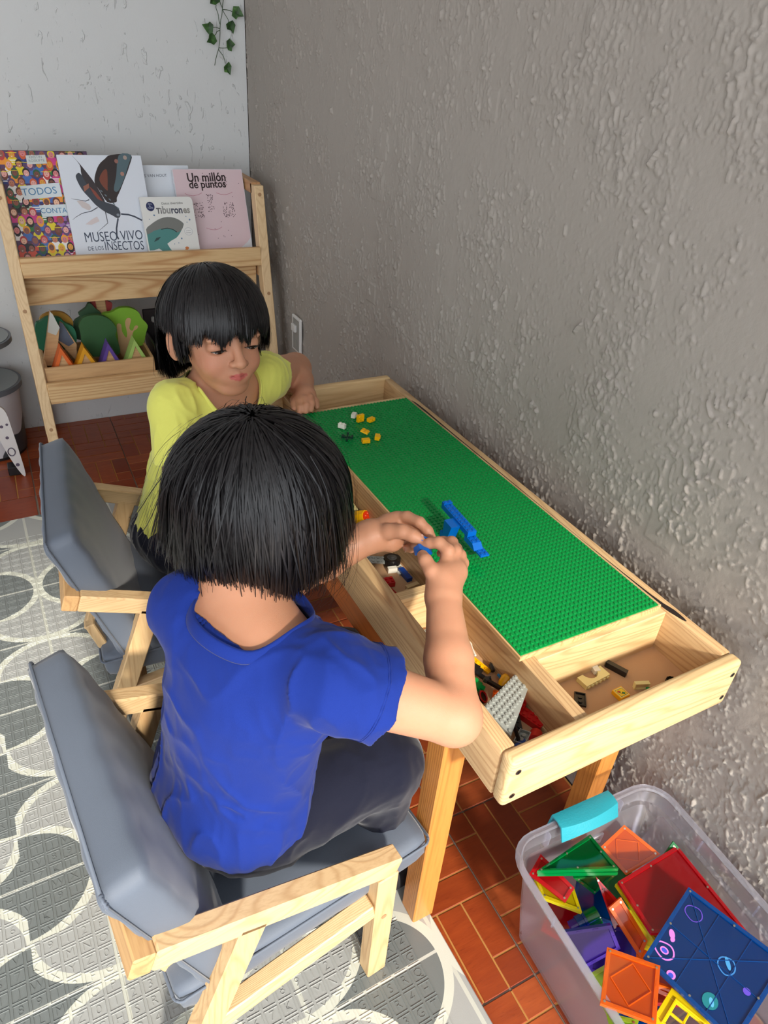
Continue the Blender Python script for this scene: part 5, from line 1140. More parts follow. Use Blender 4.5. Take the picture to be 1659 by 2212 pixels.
# ================================================================ people
class SDF:
    """list of rounded primitives blended together; evaluated on points (N,3)"""
    def __init__(s): s.p = []
    def cap(s, a, b_, ra, rb=None, k=.012, sub=False): s.p.append(('c', np.array(a, float), np.array(b_, float), ra, ra if rb is None else rb, k, sub)); return s
    def ell(s, c, r, R=None, k=.012, sub=False): s.p.append(('e', np.array(c, float), np.array(r, float), np.eye(3) if R is None else np.array(R, float), 0, k, sub)); return s
    def chain(s, pts, rs, k=.006):
        for i in range(len(pts) - 1): s.cap(pts[i], pts[i + 1], rs[i], rs[i + 1], k)
        return s
    def one(s, q, P):
        if q[0] == 'c':
            a, b_ = q[1], q[2]; d = b_ - a; L = d @ d + 1e-12; t = np.clip((P - a) @ d / L, 0, 1); r = q[3] + (q[4] - q[3]) * t
            return np.linalg.norm(P - a - t[:, None] * d, axis=1) - r
        l = (P - q[1]) @ q[3]; k0 = np.linalg.norm(l / q[2], axis=1); k1 = np.linalg.norm(l / q[2] ** 2, axis=1)
        return np.where(k1 > 1e-9, k0 * (k0 - 1) / np.maximum(k1, 1e-9), -q[2].min())
    def __call__(s, P):
        D = None; P = P.astype(np.float64)
        out = np.full(len(P), 1.0)
        lo, hi = P.min(0), P.max(0)
        for q in s.p:
            if q[0] == 'c': blo = np.minimum(q[1], q[2]) - max(q[3], q[4]); bhi = np.maximum(q[1], q[2]) + max(q[3], q[4])
            else: blo = q[1] - q[2].max(); bhi = q[1] + q[2].max()
            if (blo - .05 > hi).any() or (bhi + .05 < lo).any(): continue
            m = np.all((P > blo - .05) & (P < bhi + .05), axis=1)
            if not m.any(): continue
            d = s.one(q, P[m]); o = out[m]; k = q[5]
            if q[6]:
                h = np.clip(.5 - .5 * (o + d) / k, 0, 1); out[m] = o * (1 - h) + -d * h + k * h * (1 - h)
            else:
                h = np.clip(.5 + .5 * (d - o) / k, 0, 1); out[m] = d * (1 - h) + o * h - k * h * (1 - h)
                out[m] = np.where(o >= .999, d, out[m])
        return out
def surface(f, lo, hi, h, B=8):
    """surface nets over only those blocks that hold the surface -> verts, quads"""
    lo = np.array(lo, float); hi = np.array(hi, float); nb = np.ceil((hi - lo) / (h * B)).astype(int)
    I = np.stack(np.meshgrid(*[np.arange(n) for n in nb], indexing='ij'), -1).reshape(-1, 3)
    c = lo + (I + .5) * h * B; d = f(c); I = I[np.abs(d) < h * B * .5 * 1.732 * 1.35 + .004]
    ck = (I[:, 0] // 3 * 1000 + I[:, 1] // 3) * 1000 + I[:, 2] // 3; oo = np.argsort(ck, kind='stable'); I = I[oo]; ck = ck[oo]; cuts = np.concatenate([[0], np.where(np.diff(ck))[0] + 1, [len(I)]])
    g = np.stack(np.meshgrid(*[np.arange(B + 1)] * 3, indexing='ij'), -1).reshape(-1, 3)
    N = nb * B + 2
    keys = []; vpos = []; edges = []
    cor = np.array([[i, j, k] for i in (0, 1) for j in (0, 1) for k in (0, 1)])
    E = [(a, b_) for a in range(8) for b_ in range(a + 1, 8) if abs(cor[a] - cor[b_]).sum() == 1]
    for s0, s1 in zip(cuts[:-1], cuts[1:]):
        Ib = I[s0:s1]; gi = Ib[:, None, :] * B + g[None]; P = lo + gi.reshape(-1, 3) * h
        V = f(P).reshape(len(Ib), B + 1, B + 1, B + 1)
        cv = [V[:, i:i + B, j:j + B, k:k + B] for i, j, k in cor]
        S_ = [x < 0 for x in cv]; cnt = sum(x.astype(int) for x in S_); act = (cnt > 0) & (cnt < 8)
        w = np.argwhere(act)
        if not len(w): continue
        vals = np.stack([x[act] for x in cv], 1); base = Ib[w[:, 0]] * B + w[:, 1:]
        acc = np.zeros((len(w), 3)); n = np.zeros(len(w))
        for a, b_ in E:
            va, vb = vals[:, a], vals[:, b_]; m = (va < 0) != (vb < 0); t = np.where(m, va / np.where(m, va - vb, 1), 0)
            pt = cor[a] + t[:, None] * (cor[b_] - cor[a]); acc += np.where(m[:, None], pt, 0); n += m
        vpos.append(lo + (base + acc / n[:, None]) * h); keys.append((base[:, 0] * N[1] + base[:, 1]) * N[2] + base[:, 2])
        for ax, ci in ((0, 4), (1, 2), (2, 1)):
            m = (vals[:, 0] < 0) != (vals[:, ci] < 0); edges.append(np.column_stack([base[m], np.full(m.sum(), ax), (vals[m, 0] < 0)]))
    keys = np.concatenate(keys); vpos = np.concatenate(vpos); o = np.argsort(keys); keys = keys[o]; vpos = vpos[o]
    ed = np.concatenate(edges); Q = []
    def look(b_):
        k = (b_[:, 0] * N[1] + b_[:, 1]) * N[2] + b_[:, 2]; i = np.searchsorted(keys, k); i = np.minimum(i, len(keys) - 1); return np.where(keys[i] == k, i, -1)
    for ax in range(3):
        e = ed[ed[:, 3] == ax]; b_ = e[:, :3]; u, v = np.zeros(3, int), np.zeros(3, int); u[(ax + 1) % 3] = 1; v[(ax + 2) % 3] = 1
        q4 = np.stack([look(b_), look(b_ - u), look(b_ - u - v), look(b_ - v)], 1); ok = (q4 >= 0).all(1); q4 = q4[ok]; s_ = e[ok, 4] > 0
        q4 = np.where(s_[:, None], q4, q4[:, ::-1]); Q.append(q4)
    return vpos, np.concatenate(Q)
def mesh_np(name, V, Q, mat, parent=None, col=None, smooth=True):
    me = bpy.data.meshes.new(name); me.vertices.add(len(V)); me.vertices.foreach_set('co', V.astype(np.float32).ravel()); k = Q.shape[1]
    me.loops.add(Q.size); me.loops.foreach_set('vertex_index', Q.astype(np.int32).ravel()); me.polygons.add(len(Q))
    me.polygons.foreach_set('loop_start', np.arange(0, Q.size, k, dtype=np.int32)); me.polygons.foreach_set('loop_total', np.full(len(Q), k, np.int32))
    if smooth: me.polygons.foreach_set('use_smooth', np.ones(len(Q), bool))
    me.update(); me.validate()
    if col is not None:
        ca = me.color_attributes.new('ink', 'FLOAT_COLOR', 'POINT'); ca.data.foreach_set('color', np.column_stack([col, np.ones(len(col))]).astype(np.float32).ravel())
    return link(name, me, mat, parent)
def relax(V, Q, it=2, lam=.5):
    for _ in range(it):
        S_ = np.zeros_like(V); n = np.zeros(len(V))
        for a, b_ in ((0, 1), (1, 2), (2, 3), (3, 0)):
            for x, y in ((a, b_), (b_, a)):
                for c_ in range(3): S_[:, c_] += np.bincount(Q[:, x], V[Q[:, y], c_], len(V))
                n += np.bincount(Q[:, x], minlength=len(V))
        V = V + lam * (S_ / np.maximum(n, 1)[:, None] - V)
    return V
class VN:
    """smooth 3-D value noise"""
    def __init__(s, seed): s.g = np.random.RandomState(seed).rand(24, 24, 24) * 2 - 1
    def __call__(s, P):
        i = np.floor(P).astype(int); f = P - i; f = f * f * (3 - 2 * f); o = 0
        for a in (0, 1):
            for b_ in (0, 1):
                for c in (0, 1):
                    w = (f[:, 0] if a else 1 - f[:, 0]) * (f[:, 1] if b_ else 1 - f[:, 1]) * (f[:, 2] if c else 1 - f[:, 2]); o = o + w * s.g[(i[:, 0] + a) % 24, (i[:, 1] + b_) % 24, (i[:, 2] + c) % 24]
        return o
def basis(fwd, up=(0, 0, 1), roll=0.0):
    f = np.array(fwd, float); f /= np.linalg.norm(f); r = np.cross(f, up); r /= np.linalg.norm(r); u = np.cross(r, f)
    if roll: r, u = r * math.cos(roll) + u * math.sin(roll), u * math.cos(roll) - r * math.sin(roll)
    return np.stack([r, f, u], 1)      # columns: right, forward, up

def skin_mat():
    q = NT('skin'); v = q.n('VertexColor'); v.layer_name = 'ink'
    n = q.noise(q.coord((60, 60, 60)), 1, 3); n2 = q.noise(q.coord((900, 900, 900)), 1, 2)
    c = q.mix(q.math('MULTIPLY', n, .22), v.outputs[0], srgb((176, 104, 78))); q.l(c, q.b.inputs['Base Color'])
    q.b.inputs['Roughness'].default_value = .48; q.b.inputs['Specular IOR Level'].default_value = .4
    q.b.inputs['Subsurface Weight'].default_value = .25; q.b.inputs['Subsurface Radius'].default_value = (.9, .35, .2); q.b.inputs['Subsurface Scale'].default_value = .006
    q.bump(q.math('MULTIPLY_ADD', n, 1.5, n2), .35, .0004); return q.m
M['skin'] = skin_mat()
M['nail'] = plain('nail', (226, 176, 162), .25)
M['eye'] = plain('eye_white', (214, 206, 200), .2); M['iris'] = plain('iris', (34, 20, 16), .1)
q = NT('hair'); n = q.noise(q.coord((400, 400, 400)), 1, 1); q.l(q.ramp(n, [(.3, srgb((13, 12, 14))), (.75, srgb((28, 25, 27)))]), q.b.inputs['Base Color'])
q.b.inputs['Roughness'].default_value = .36; q.b.inputs['Specular IOR Level'].default_value = .42; M['hair'] = q.m
M['hair_under'] = plain('hair_under', (14, 12, 13), .6)
M['lash'] = plain('lash', (20, 14, 12), .5)
M['blue_cotton'] = fabric('blue_cotton', (17, 43, 124), 1400, .9, .00025, .08, fold=None, var=.10)
M['yellow_cotton'] = fabric('yellow_cotton', (222, 222, 108), 1400, .85, .00025, .3, var=.05)
M['navy_cotton'] = fabric('navy_cotton', (15, 18, 36), 1200, .9, .0003, .3, var=.12)

SK = np.array(srgb((196, 143, 112)))
def head_parts(S_, Hc, R, sc=1.0):
    T = lambda *p_: Hc + R @ (np.array(p_) * sc); r_ = lambda *v: tuple(x * sc for x in v)
    S_.ell(T(0, -.014, .020), r_(.071, .088, .074), R, .02)
    S_.ell(T(0, .016, -.034), r_(.047, .059, .062), R, .03)
    S_.ell(T(0, .050, -.076), r_(.024, .018, .016), R, .02)
    for s_ in (-1, 1):
        S_.ell(T(s_ * .029, .049, -.035), r_(.020, .023, .021), R, .02)
        S_.ell(T(s_ * .027, .070, .012), r_(.020, .010, .008), R, .012)
        S_.ell(T(s_ * .0290, .0790, -.0035), r_(.0150, .010, .0095), R, .010, True)
        S_.ell(T(s_ * .0290, .0620, -.002), r_(.0158, .0158, .0128), R, .004)
    S_.cap(T(0, .074, .004), T(0, .0915, -.026), .0060 * sc, .0085 * sc, .010)
    S_.ell(T(0, .0905, -.0265), r_(.0090, .0085, .0075), R, .006)
    for s_ in (-1, 1):
        S_.ell(T(s_ * .0105, .0835, -.0290), r_(.0060, .0075, .0055), R, .004)
        S_.ell(T(s_ * .0055, .0885, -.0345), r_(.0030, .0040, .0028), R, .002, True)
    S_.ell(T(0, .0660, -.0520), r_(.025, .0125, .016), R, .012)
    for s_ in (-1, 1):
        S_.cap(T(0, .0785, -.0478), T(s_ * .0175, .0700, -.0512), .0026 * sc, .0013 * sc, .004)
        S_.cap(T(0, .0765, -.0560), T(s_ * .0140, .0700, -.0532), .0031 * sc, .0014 * sc, .004)
    S_.cap(T(-.019, .0770, -.0518), T(.019, .0770, -.0518), .0009 * sc, .0009 * sc, .002, True)
    for s_ in (-1, 1):
        a = .35 * s_; Re = R @ np.array([[math.cos(a), -math.sin(a), 0], [math.sin(a), math.cos(a), 0], [0, 0, 1]])
        S_.ell(T(s_ * .0735, -.010, -.010), r_(.0075, .0185, .0280), Re, .006)
        S_.ell(T(s_ * .0790, -.010, -.006), r_(.0050, .0115, .0175), Re, .004, True)
        S_.ell(T(s_ * .0745, -.004, -.014), r_(.0040, .0060, .0110), Re, .003)
def face_colours(V, Hc, R, sc):
    L = ((V - Hc) @ R) / sc; C = np.tile(SK, (len(V), 1)); L = np.where((np.linalg.norm(L, axis=1) < .13)[:, None], L, 9.0)
    lip = ((np.abs(L[:, 0]) < .0155) & (L[:, 1] > .066) & (L[:, 2] < -.0460 - np.abs(L[:, 0]) ** 1.5 * 1.6) & (L[:, 2] > -.0592 + np.abs(L[:, 0]) ** 1.5 * 3.0))
    C[lip] = srgb((190, 98, 92)); 
    ck = np.exp(-(((np.abs(L[:, 0]) - .040) / .02) ** 2 + ((L[:, 2] + .03) / .022) ** 2)) * (L[:, 1] > .02); C = C * (1 - .25 * ck[:, None]) + np.array(srgb((206, 120, 96))) * .25 * ck[:, None]
    brow = (np.abs(np.abs(L[:, 0]) - .028) < .017) & (np.abs(L[:, 2] - .0165 + .02 * np.abs(np.abs(L[:, 0]) - .026)) < .0026) & (L[:, 1] > .05); C[brow] = C[brow] * .35
    return C
def eyes(Hc, R, sc, body):
    T = lambda *p_: Hc + R @ (np.array(p_) * sc)
    for s_ in (-1, 1):
        # the opening: a shallow almond in front of the lids, lids lowered
        c = T(s_ * .0290, .0620, -.002); Mx = Matrix(((*R[0], c[0]), (*R[1], c[1]), (*R[2], c[2]), (0, 0, 0, 1)))
        b = NB(); rows_ = []
        n = 14; r0 = .0163 * sc
        def pt(u, v, rr_=r0):   # u across -1..1, v angle down
            x = u * .0128 * sc; hh = (1 - u * u)
            ang = math.radians(-19 + v * 11 * hh - 4 * (1 - hh) ); rad = math.sqrt(max(rr_ ** 2 - x * x, 1e-9)); k = .0128 / .0158
            return Vector((x, rad * math.cos(ang), rad * math.sin(ang) * k * 1.25))
        for iv in range(5): rows_.append([b.verts.new(Mx @ pt(-1 + 2 * i / n, -1 + 2 * iv / 4)) for i in range(n + 1)])
        for iv in range(4):
            for i in range(n):
                try: b.faces.new((rows_[iv][i], rows_[iv][i + 1], rows_[iv + 1][i + 1], rows_[iv + 1][i]))
                except ValueError: pass
        e = obj('eye', b, M['eye'], body, 'all')
        b = NB(); c0 = pt(0, -.25, r0 + .0004)
        g = [b.verts.new(Mx @ c0)]; k = 14; ring_ = []
        for i in range(k):
            a = 2 * PI * i / k; u = .62 * math.cos(a); v = 1.0 * math.sin(a); ring_.append(b.verts.new(Mx @ pt(u, max(-1, min(1, v)), r0 + .0004)))
        for i in range(k): b.faces.new((g[0], ring_[i], ring_[(i + 1) % k]))
        obj('iris', b, M['iris'], e, 'all')
        b = NB()
        for i in range(18):
            u = -.95 + 1.9 * i / 17; a = Mx @ pt(u, 1.0, r0 + .0003); d = Vector(R @ np.array((u * .35 * 1, 1.0, -.45))).normalized(); tube(b, [a, a + d * .003 * sc, a + d * .0055 * sc + Vector(R[:, 2]) * .001], [.00035, .00028, .0001], 4)
        tube(b, [Mx @ pt(-1 + 2 * i / 12, 1.0, r0 + .0004) for i in range(13)], .0006, 5)
        obj('eyelashes', b, M['lash'], e)
def hair(name, parent, Hc, R, sc, crown, zend, N, seed, flick, vol=1.0, part=None, steps=36, step=.0070, wid=1.0, wild=1.0):
    """strands run from a crown down over the skull, then hang; ribbons of tapering width"""
    rs = np.random.RandomState(seed); cr0 = np.array(crown, float); cr0 /= np.linalg.norm(cr0)
    C1, R1 = np.array((0, -.014, .020)) * sc, np.array((.0725, .0895, .0755)) * sc
    C2, R2 = np.array((0, .012, -.036)) * sc, np.array((.060, .066, .066)) * sc
    down = R.T @ np.array((0, 0, -1.0))
    d = rs.normal(size=(N * 2, 3)); d /= np.linalg.norm(d, axis=1)[:, None]
    ok = (d[:, 2] > -.25) & ~((d[:, 1] > .45) & (d[:, 2] < .42)); d = d[ok][:N]; N = len(d)
    ng = N // 26; gi = rs.randint(0, ng, N); dg = d[rs.permutation(N)[:ng]]
    near = np.argmax(d @ dg.T, axis=1); dg_ = dg[near]
    lay = rs.rand(N); off = (.004 + .013 * vol * lay ** .8) * sc
    P = C1 + d * (R1 + off[:, None]); path = [P.copy()]
    jit = rs.normal(size=(N, 3)) * .045 * wild; gj = (np.random.RandomState(seed + 1).normal(size=(ng, 3)) * .085 * wild)[near]
    alive = np.ones(N, bool); endz = np.zeros(N)
    for k in range(steps):
        n = (P - C1) / R1 ** 2; n /= np.linalg.norm(n, axis=1)[:, None]
        q_ = P - C1; u = q_ / np.linalg.norm(q_, axis=1)[:, None]
        t = u * (u @ cr0)[:, None] - cr0; tn = np.linalg.norm(t, axis=1)[:, None]; t = t / np.maximum(tn, .15)
        g = np.clip((1 - u @ cr0) * .9, 0, 1)[:, None] ** 1.3
        dirn = t * (1.15 - g * .85) + down * (g * 1.0) + jit + gj
        if flick is not None: dirn = dirn + flick(P / sc, u, lay)
        dirn = dirn - n * np.maximum(0, np.sum(dirn * n, axis=1))[:, None] * .85 * (1 - g)
        dirn /= np.linalg.norm(dirn, axis=1)[:, None]
        P2 = P + dirn * step * sc
        for C, Rr in ((C1, R1), (C2, R2)):
            l = (P2 - C) / (Rr + off[:, None] * (1.0 if C is C1 else .55)); m = np.linalg.norm(l, axis=1); f = m < 1
            P2 = np.where(f[:, None], C + l / np.maximum(m, 1e-6)[:, None] * (Rr + off[:, None] * (1.0 if C is C1 else .55)), P2)
        ze = zend(P2 / sc, u, rs)
        alive &= ~((P2[:, 2] / sc < ze))
        P = np.where(alive[:, None], P2, P); path.append(P.copy())
    path = np.stack(path, 1)                       # N, steps+1, 3
    # clump tips
    tip = path[:, -1]; 
    L = np.linalg.norm(np.diff(path, axis=1), axis=2).sum(1); keep = L > .018 * sc; path = path[keep]; N = len(path); lay = lay[keep]; nr = near[keep]
    G = np.zeros((ng, 3)); cn = np.zeros(ng); np.add.at(G, nr, path[:, -1]); np.add.at(cn, nr, 1); G /= np.maximum(cn, 1)[:, None]
    cl = np.linspace(0, 1, path.shape[1])[None, :, None] ** 2 * rs.uniform(.1, .55, N)[:, None, None]
    path = path + (G[nr][:, None] - path[:, -1:, :]) * cl
    # resample by arc length
    K = 12; sg = np.linalg.norm(np.diff(path, axis=1), axis=2); ac = np.concatenate([np.zeros((N, 1)), np.cumsum(sg, 1)], 1); tot = ac[:, -1:]
    out = np.zeros((N, K, 3))
    for j in range(K):
        s_ = tot[:, 0] * j / (K - 1) * .9999; i = np.clip((ac <= s_[:, None]).sum(1) - 1, 0, path.shape[1] - 2); a0 = ac[np.arange(N), i]; a1 = ac[np.arange(N), i + 1]; f = ((s_ - a0) / np.maximum(a1 - a0, 1e-9))[:, None]
        out[:, j] = path[np.arange(N), i] * (1 - f) + path[np.arange(N), i + 1] * f
    tan = np.gradient(out, axis=1); tan /= np.maximum(np.linalg.norm(tan, axis=2, keepdims=True), 1e-9)
    nn = out - C1; nn /= np.linalg.norm(nn, axis=2, keepdims=True); nn = nn + rs.normal(size=(N, 1, 3)) * .16
    side = np.cross(tan, nn); side /= np.maximum(np.linalg.norm(side, axis=2, keepdims=True), 1e-9)
    w = (wid * rs.uniform(.00045, .0010, N)[:, None] * np.array([1] * (K - 4) + [.95, .8, .5, .08])[None])[:, :, None] * sc
    A = out + side * w; Bv = out - side * w
    V = np.stack([A, Bv], 2).reshape(-1, 3) @ R.T + Hc; base = (np.arange(N) * K * 2)[:, None]; j = np.arange(K - 1)[None] * 2
    Q = np.stack([base + j, base + j + 1, base + j + 3, base + j + 2], -1).reshape(-1, 4)
    o = mesh_np(name, V, Q, M['hair'], parent, smooth=True); return o

def smin(a, b_, k):
    h = np.clip(.5 + .5 * (b_ - a) / k, 0, 1); return b_ * (1 - h) + a * h - k * h * (1 - h)
def shell(outer, inner, cuts, seedn, amp, gap=.0035, wr=None, ns=1.0):
    """cloth as a thin shell outside 'inner'"""
    vn = VN(seedn); vn2 = VN(seedn + 1)
    def f(P):
        d = outer(P); m = np.abs(d) < .03
        if m.any():
            Q = P[m]; w = vn(Q * np.array((26, 26, 15)) * ns + vn2(Q * 9)[:, None] * 1.6); rid = 1 - np.abs(w); w2 = vn2(Q * np.array((55, 55, 34)) * ns + vn(Q * 12)[:, None] * 1.2)
            e = amp * ((rid ** 3 - .35) * 1.0 + .35 * (1 - np.abs(w2)) ** 2 - .1)
            if wr is not None: e = e + wr(Q)
            d[m] = d[m] - e
        d = np.maximum(d, -(inner(P) - gap))
        for n_, c_ in cuts: d = np.maximum(d, (P - np.array(c_)) @ np.array(n_))
        return d
    return f
def tubecut(f, a, axis, keep):   # clip beyond a plane only near a limb
    return f

# ---------------------------------------------------------------- child in the blue shirt (seen from behind)
H1 = np.array((-.620, -.210, .786)); HR1 = basis((.80, .07, -.50)); SC1 = 1.04
sR, sL = np.array((-.612, -.412, .690)), np.array((-.712, -.238, .688))
eR, wR = np.array((-.482, -.456, .620)), np.array((-.417, -.315, .668))
eL, wL = np.array((-.575, -.160, .632)), np.array((-.456, -.179, .682))
neck = np.array((-.668, -.318, .705)); pel = np.array((-.690, -.320, .375))
def spine(S_, g=0.0, k=.05):
    for c, r in (((-.692, -.270, .372), (.080, .105, .072)), ((-.690, -.282, .455), (.074, .092, .085)), ((-.684, -.302, .545), (.072, .096, .095)), ((-.672, -.318, .635), (.066, .100, .070))):
        a = math.radians(-28 if c[2] > .5 else -14); Rz = np.array([[math.cos(a), -math.sin(a), 0], [math.sin(a), math.cos(a), 0], [0, 0, 1]])
        Rz = Rz.T; S_.ell(c, tuple(x + g for x in r), Rz, k)
    return S_
def arm(S_, s_, e, w, r, g=0.0):
    S_.cap(s_, e, r[0] + g, r[1] + g, .02); m = (e + w) / 2
    S_.cap(e, e * .55 + w * .45, r[1] * .96 + g, r[2] + g, .012); S_.cap(e * .55 + w * .45, w, r[2] + g, r[3] + g, .010)
def hand(S_, wrist, palm, palm_r, fingers):
    for a, b_ in palm: S_.cap(a, b_, palm_r[0], palm_r[1], .010)
    for pts, r0, r1 in fingers:
        n = len(pts); S_.chain([np.array(p_) for p_ in pts], [r0 + (r1 - r0) * i / (n - 1) for i in range(n)], .0035)
B1 = SDF(); head_parts(B1, H1, HR1, SC1)
B1.cap(H1 + HR1 @ np.array((0, -.028, -.045)), neck + np.array((.008, .01, -.02)), .042, .047, .02)
spine(B1, -.004); B1.cap(sR + np.array((-.01, .02, .0)), neck + (0, 0, -.03), .040, .040, .03); B1.cap(sL + np.array((.0, -.02, .0)), neck + (0, 0, -.03), .040, .040, .03)
arm(B1, sR, eR, wR, (.038, .0315, .0285, .0215)); arm(B1, sL, eL, wL, (.038, .033, .0295, .0225))
for s_, (h_, kn, an, to) in (('R', ((-.665, -.320, .362), (-.492, -.330, .392), (-.490, -.318, .085), (-.430, -.31, .035))), ('L', ((-.69, -.220, .362), (-.480, -.140, .405), (-.488, -.140, .085), (-.425, -.135, .035)))):
    B1.cap(h_, kn, .062, .045, .03); B1.cap(kn, an, .043, .028, .02); B1.cap(an, to, .028, .020, .01)
Rf = [([(-.415, -.300, .678), (-.395, -.282, .692), (-.388, -.272, .703), (-.394, -.257, .7075), (-.4015, -.247, .7015), (-.4055, -.2425, .697)], .0100, .0066),
      ([(-.405, -.300, .678), (-.386, -.282, .688), (-.375, -.270, .697), (-.369, -.252, .698), (-.374, -.237, .690), (-.382, -.2325, .684)], .0100, .0064),
      ([(-.397, -.300, .676), (-.378, -.284, .682), (-.366, -.270, .687), (-.357, -.248, .681), (-.362, -.233, .670), (-.370, -.2315, .665)], .0100, .0062),
      ([(-.390, -.302, .672), (-.374, -.287, .674), (-.362, -.274, .676), (-.352, -.250, .668), (-.356, -.237, .658), (-.365, -.237, .655)], .0095, .0056),
      ([(-.416, -.306, .682), (-.4225, -.290, .692), (-.4235, -.274, .698), (-.4195, -.2600, .6955)], .0115, .0076)]
hand(B1, wR, [(wR, (-.402, -.292, .681)), (wR, (-.388, -.290, .677)), ((-.410, -.297, .681), (-.384, -.287, .679))], (.0205, .0165), Rf)
Lf = [([(-.430, -.168, .686), (-.410, -.170, .696), (-.402, -.184, .704), (-.3945, -.205, .707), (-.388, -.218, .700), (-.385, -.2245, .693)], .0100, .0064),
      ([(-.430, -.172, .682), (-.406, -.172, .688), (-.399, -.186, .692), (-.391, -.204, .691), (-.388, -.217, .684)], .0095, .0062),
      ([(-.432, -.180, .676), (-.410, -.176, .676), (-.394, -.184, .673), (-.389, -.200, .667), (-.399, -.2085, .671)], .0095, .0060),
      ([(-.435, -.188, .672), (-.416, -.183, .668), (-.401, -.186, .663), (-.401, -.201, .661), (-.4135, -.2095, .670)], .0090, .0056),
      ([(-.452, -.186, .688), (-.438, -.198, .698), (-.4255, -.2125, .7045), (-.4160, -.2250, .7030), (-.408, -.2320, .6995)], .0120, .0078)]
hand(B1, wL, [(wL, (-.425, -.172, .686)), (wL, (-.432, -.190, .676)), ((-.420, -.172, .684), (-.424, -.190, .674))], (.0200, .0150), Lf)
kid1 = thing('person', 'child in royal blue t-shirt seated with back to the camera, holding small blue bricks', 'person', (0, 0, 0))
V, Q = surface(B1, (-.82, -.52, .0), (-.30, .0, .98), .0021)
V = relax(V, Q, 1, .4); obj1 = mesh_np('body', V, Q, M['skin'], kid1, face_colours(V, H1, HR1, SC1)); eyes(H1, HR1, SC1, kid1)
def nail(p_, d, up, parent, s=1.0):
    p_, d, up = Vector(p_), Vector(d).normalized(), Vector(up).normalized(); b = NB(); side = d.cross(up).normalized(); up = side.cross(d)
    rows_ = []
    for i in range(5):
        v = -1 + 2 * i / 4; rows_.append([b.verts.new(p_ + d * (-.0045 + .009 * j / 4) * s + side * v * .0048 * s * (1 - .25 * (j / 4 - .3) ** 2) + up * (.0012 - .0022 * v * v) * s) for j in range(5)])
    for i in range(4):
        for j in range(4): b.faces.new((rows_[i][j], rows_[i][j + 1], rows_[i + 1][j + 1], rows_[i + 1][j]))
    o = obj('fingernail', b, M['nail'], parent, 'all'); return o
nail((-.4095, -.2315, .7068), (.010, -.009, -.004), (-.1, -.25, 1), obj1); nail((-.4165, -.2125, .6712), (-.014, -.008, .006), (-.2, -.75, .45), obj1, .85)
# shirt
O1 = SDF(); spine(O1, .010, .05)
O1.cap(sR + np.array((-.01, .02, .0)), neck + (0, 0, -.03), .050, .050, .03); O1.cap(sL + np.array((.0, -.02, .0)), neck + (0, 0, -.03), .050, .050, .03); O1.cap(neck + (.008, .01, -.02), neck + (.006, .008, -.05), .062, .062, .02)
sle = sR + (eR - sR) * .34; slL = sL + (eL - sL) * .62
V1R = SDF().cap(sR - (eR - sR) * .05, sR + (eR - sR) * .8, .050, .054, .03); V1L = SDF().cap(sL - (eL - sL) * .05, sL + (eL - sL) * .85, .049, .051, .03)
O1.ell((-.697, -.276, .41), (.096, .118, .078), None, .05)
I1 = B1
aR = (eR - sR) / np.linalg.norm(eR - sR); aL = (eL - sL) / np.linalg.norm(eL - sL)
def wr1(Q_):
    e = 0
    for a, b_, r, h in FOLD1:
        a, b_ = np.array(a), np.array(b_); d = b_ - a; t = np.clip((Q_ - a) @ d / (d @ d), 0, 1); q_ = np.linalg.norm(Q_ - a - t[:, None] * d, axis=1); e = e + h * np.exp(-(q_ / r) ** 2) * np.sin(PI * np.clip(t * .9 + .05, 0, 1)) ** .6
    return e
FOLD1 = []

def garment(torso, sleeves):
    def f(P):
        d = torso(P)
        for sv, ax, c_ in sleeves: d = smin(d, np.maximum(sv(P), (P - c_) @ ax), .012)
        return d
    return f
fo = shell(garment(O1, [(V1R, aR, sle), (V1L, aL, slL)]), I1, [], 31, .0046, .0028, wr1)
nk = neck + np.array((.003, .010, .022))
def shirt1(P):
    d = fo(P)
    # sleeves end in a plane across the arm, the hem dips round the seat, the collar is a tilted ring
    hem = .336 + .030 * np.clip((P[:, 0] + .70) / .10, 0, 2.0) + .006 * np.sin(P[:, 1] * 60)
    d = np.maximum(d, hem - P[:, 2])
    ax = np.array((.42, .10, .90)); ax /= np.linalg.norm(ax); q_ = P - nk; h = q_ @ ax; rr_ = np.linalg.norm(q_ - h[:, None] * ax, axis=1)
    d = np.maximum(d, h - .035)
    return np.maximum(d, -np.maximum(rr_ - .061, -.024 - h))
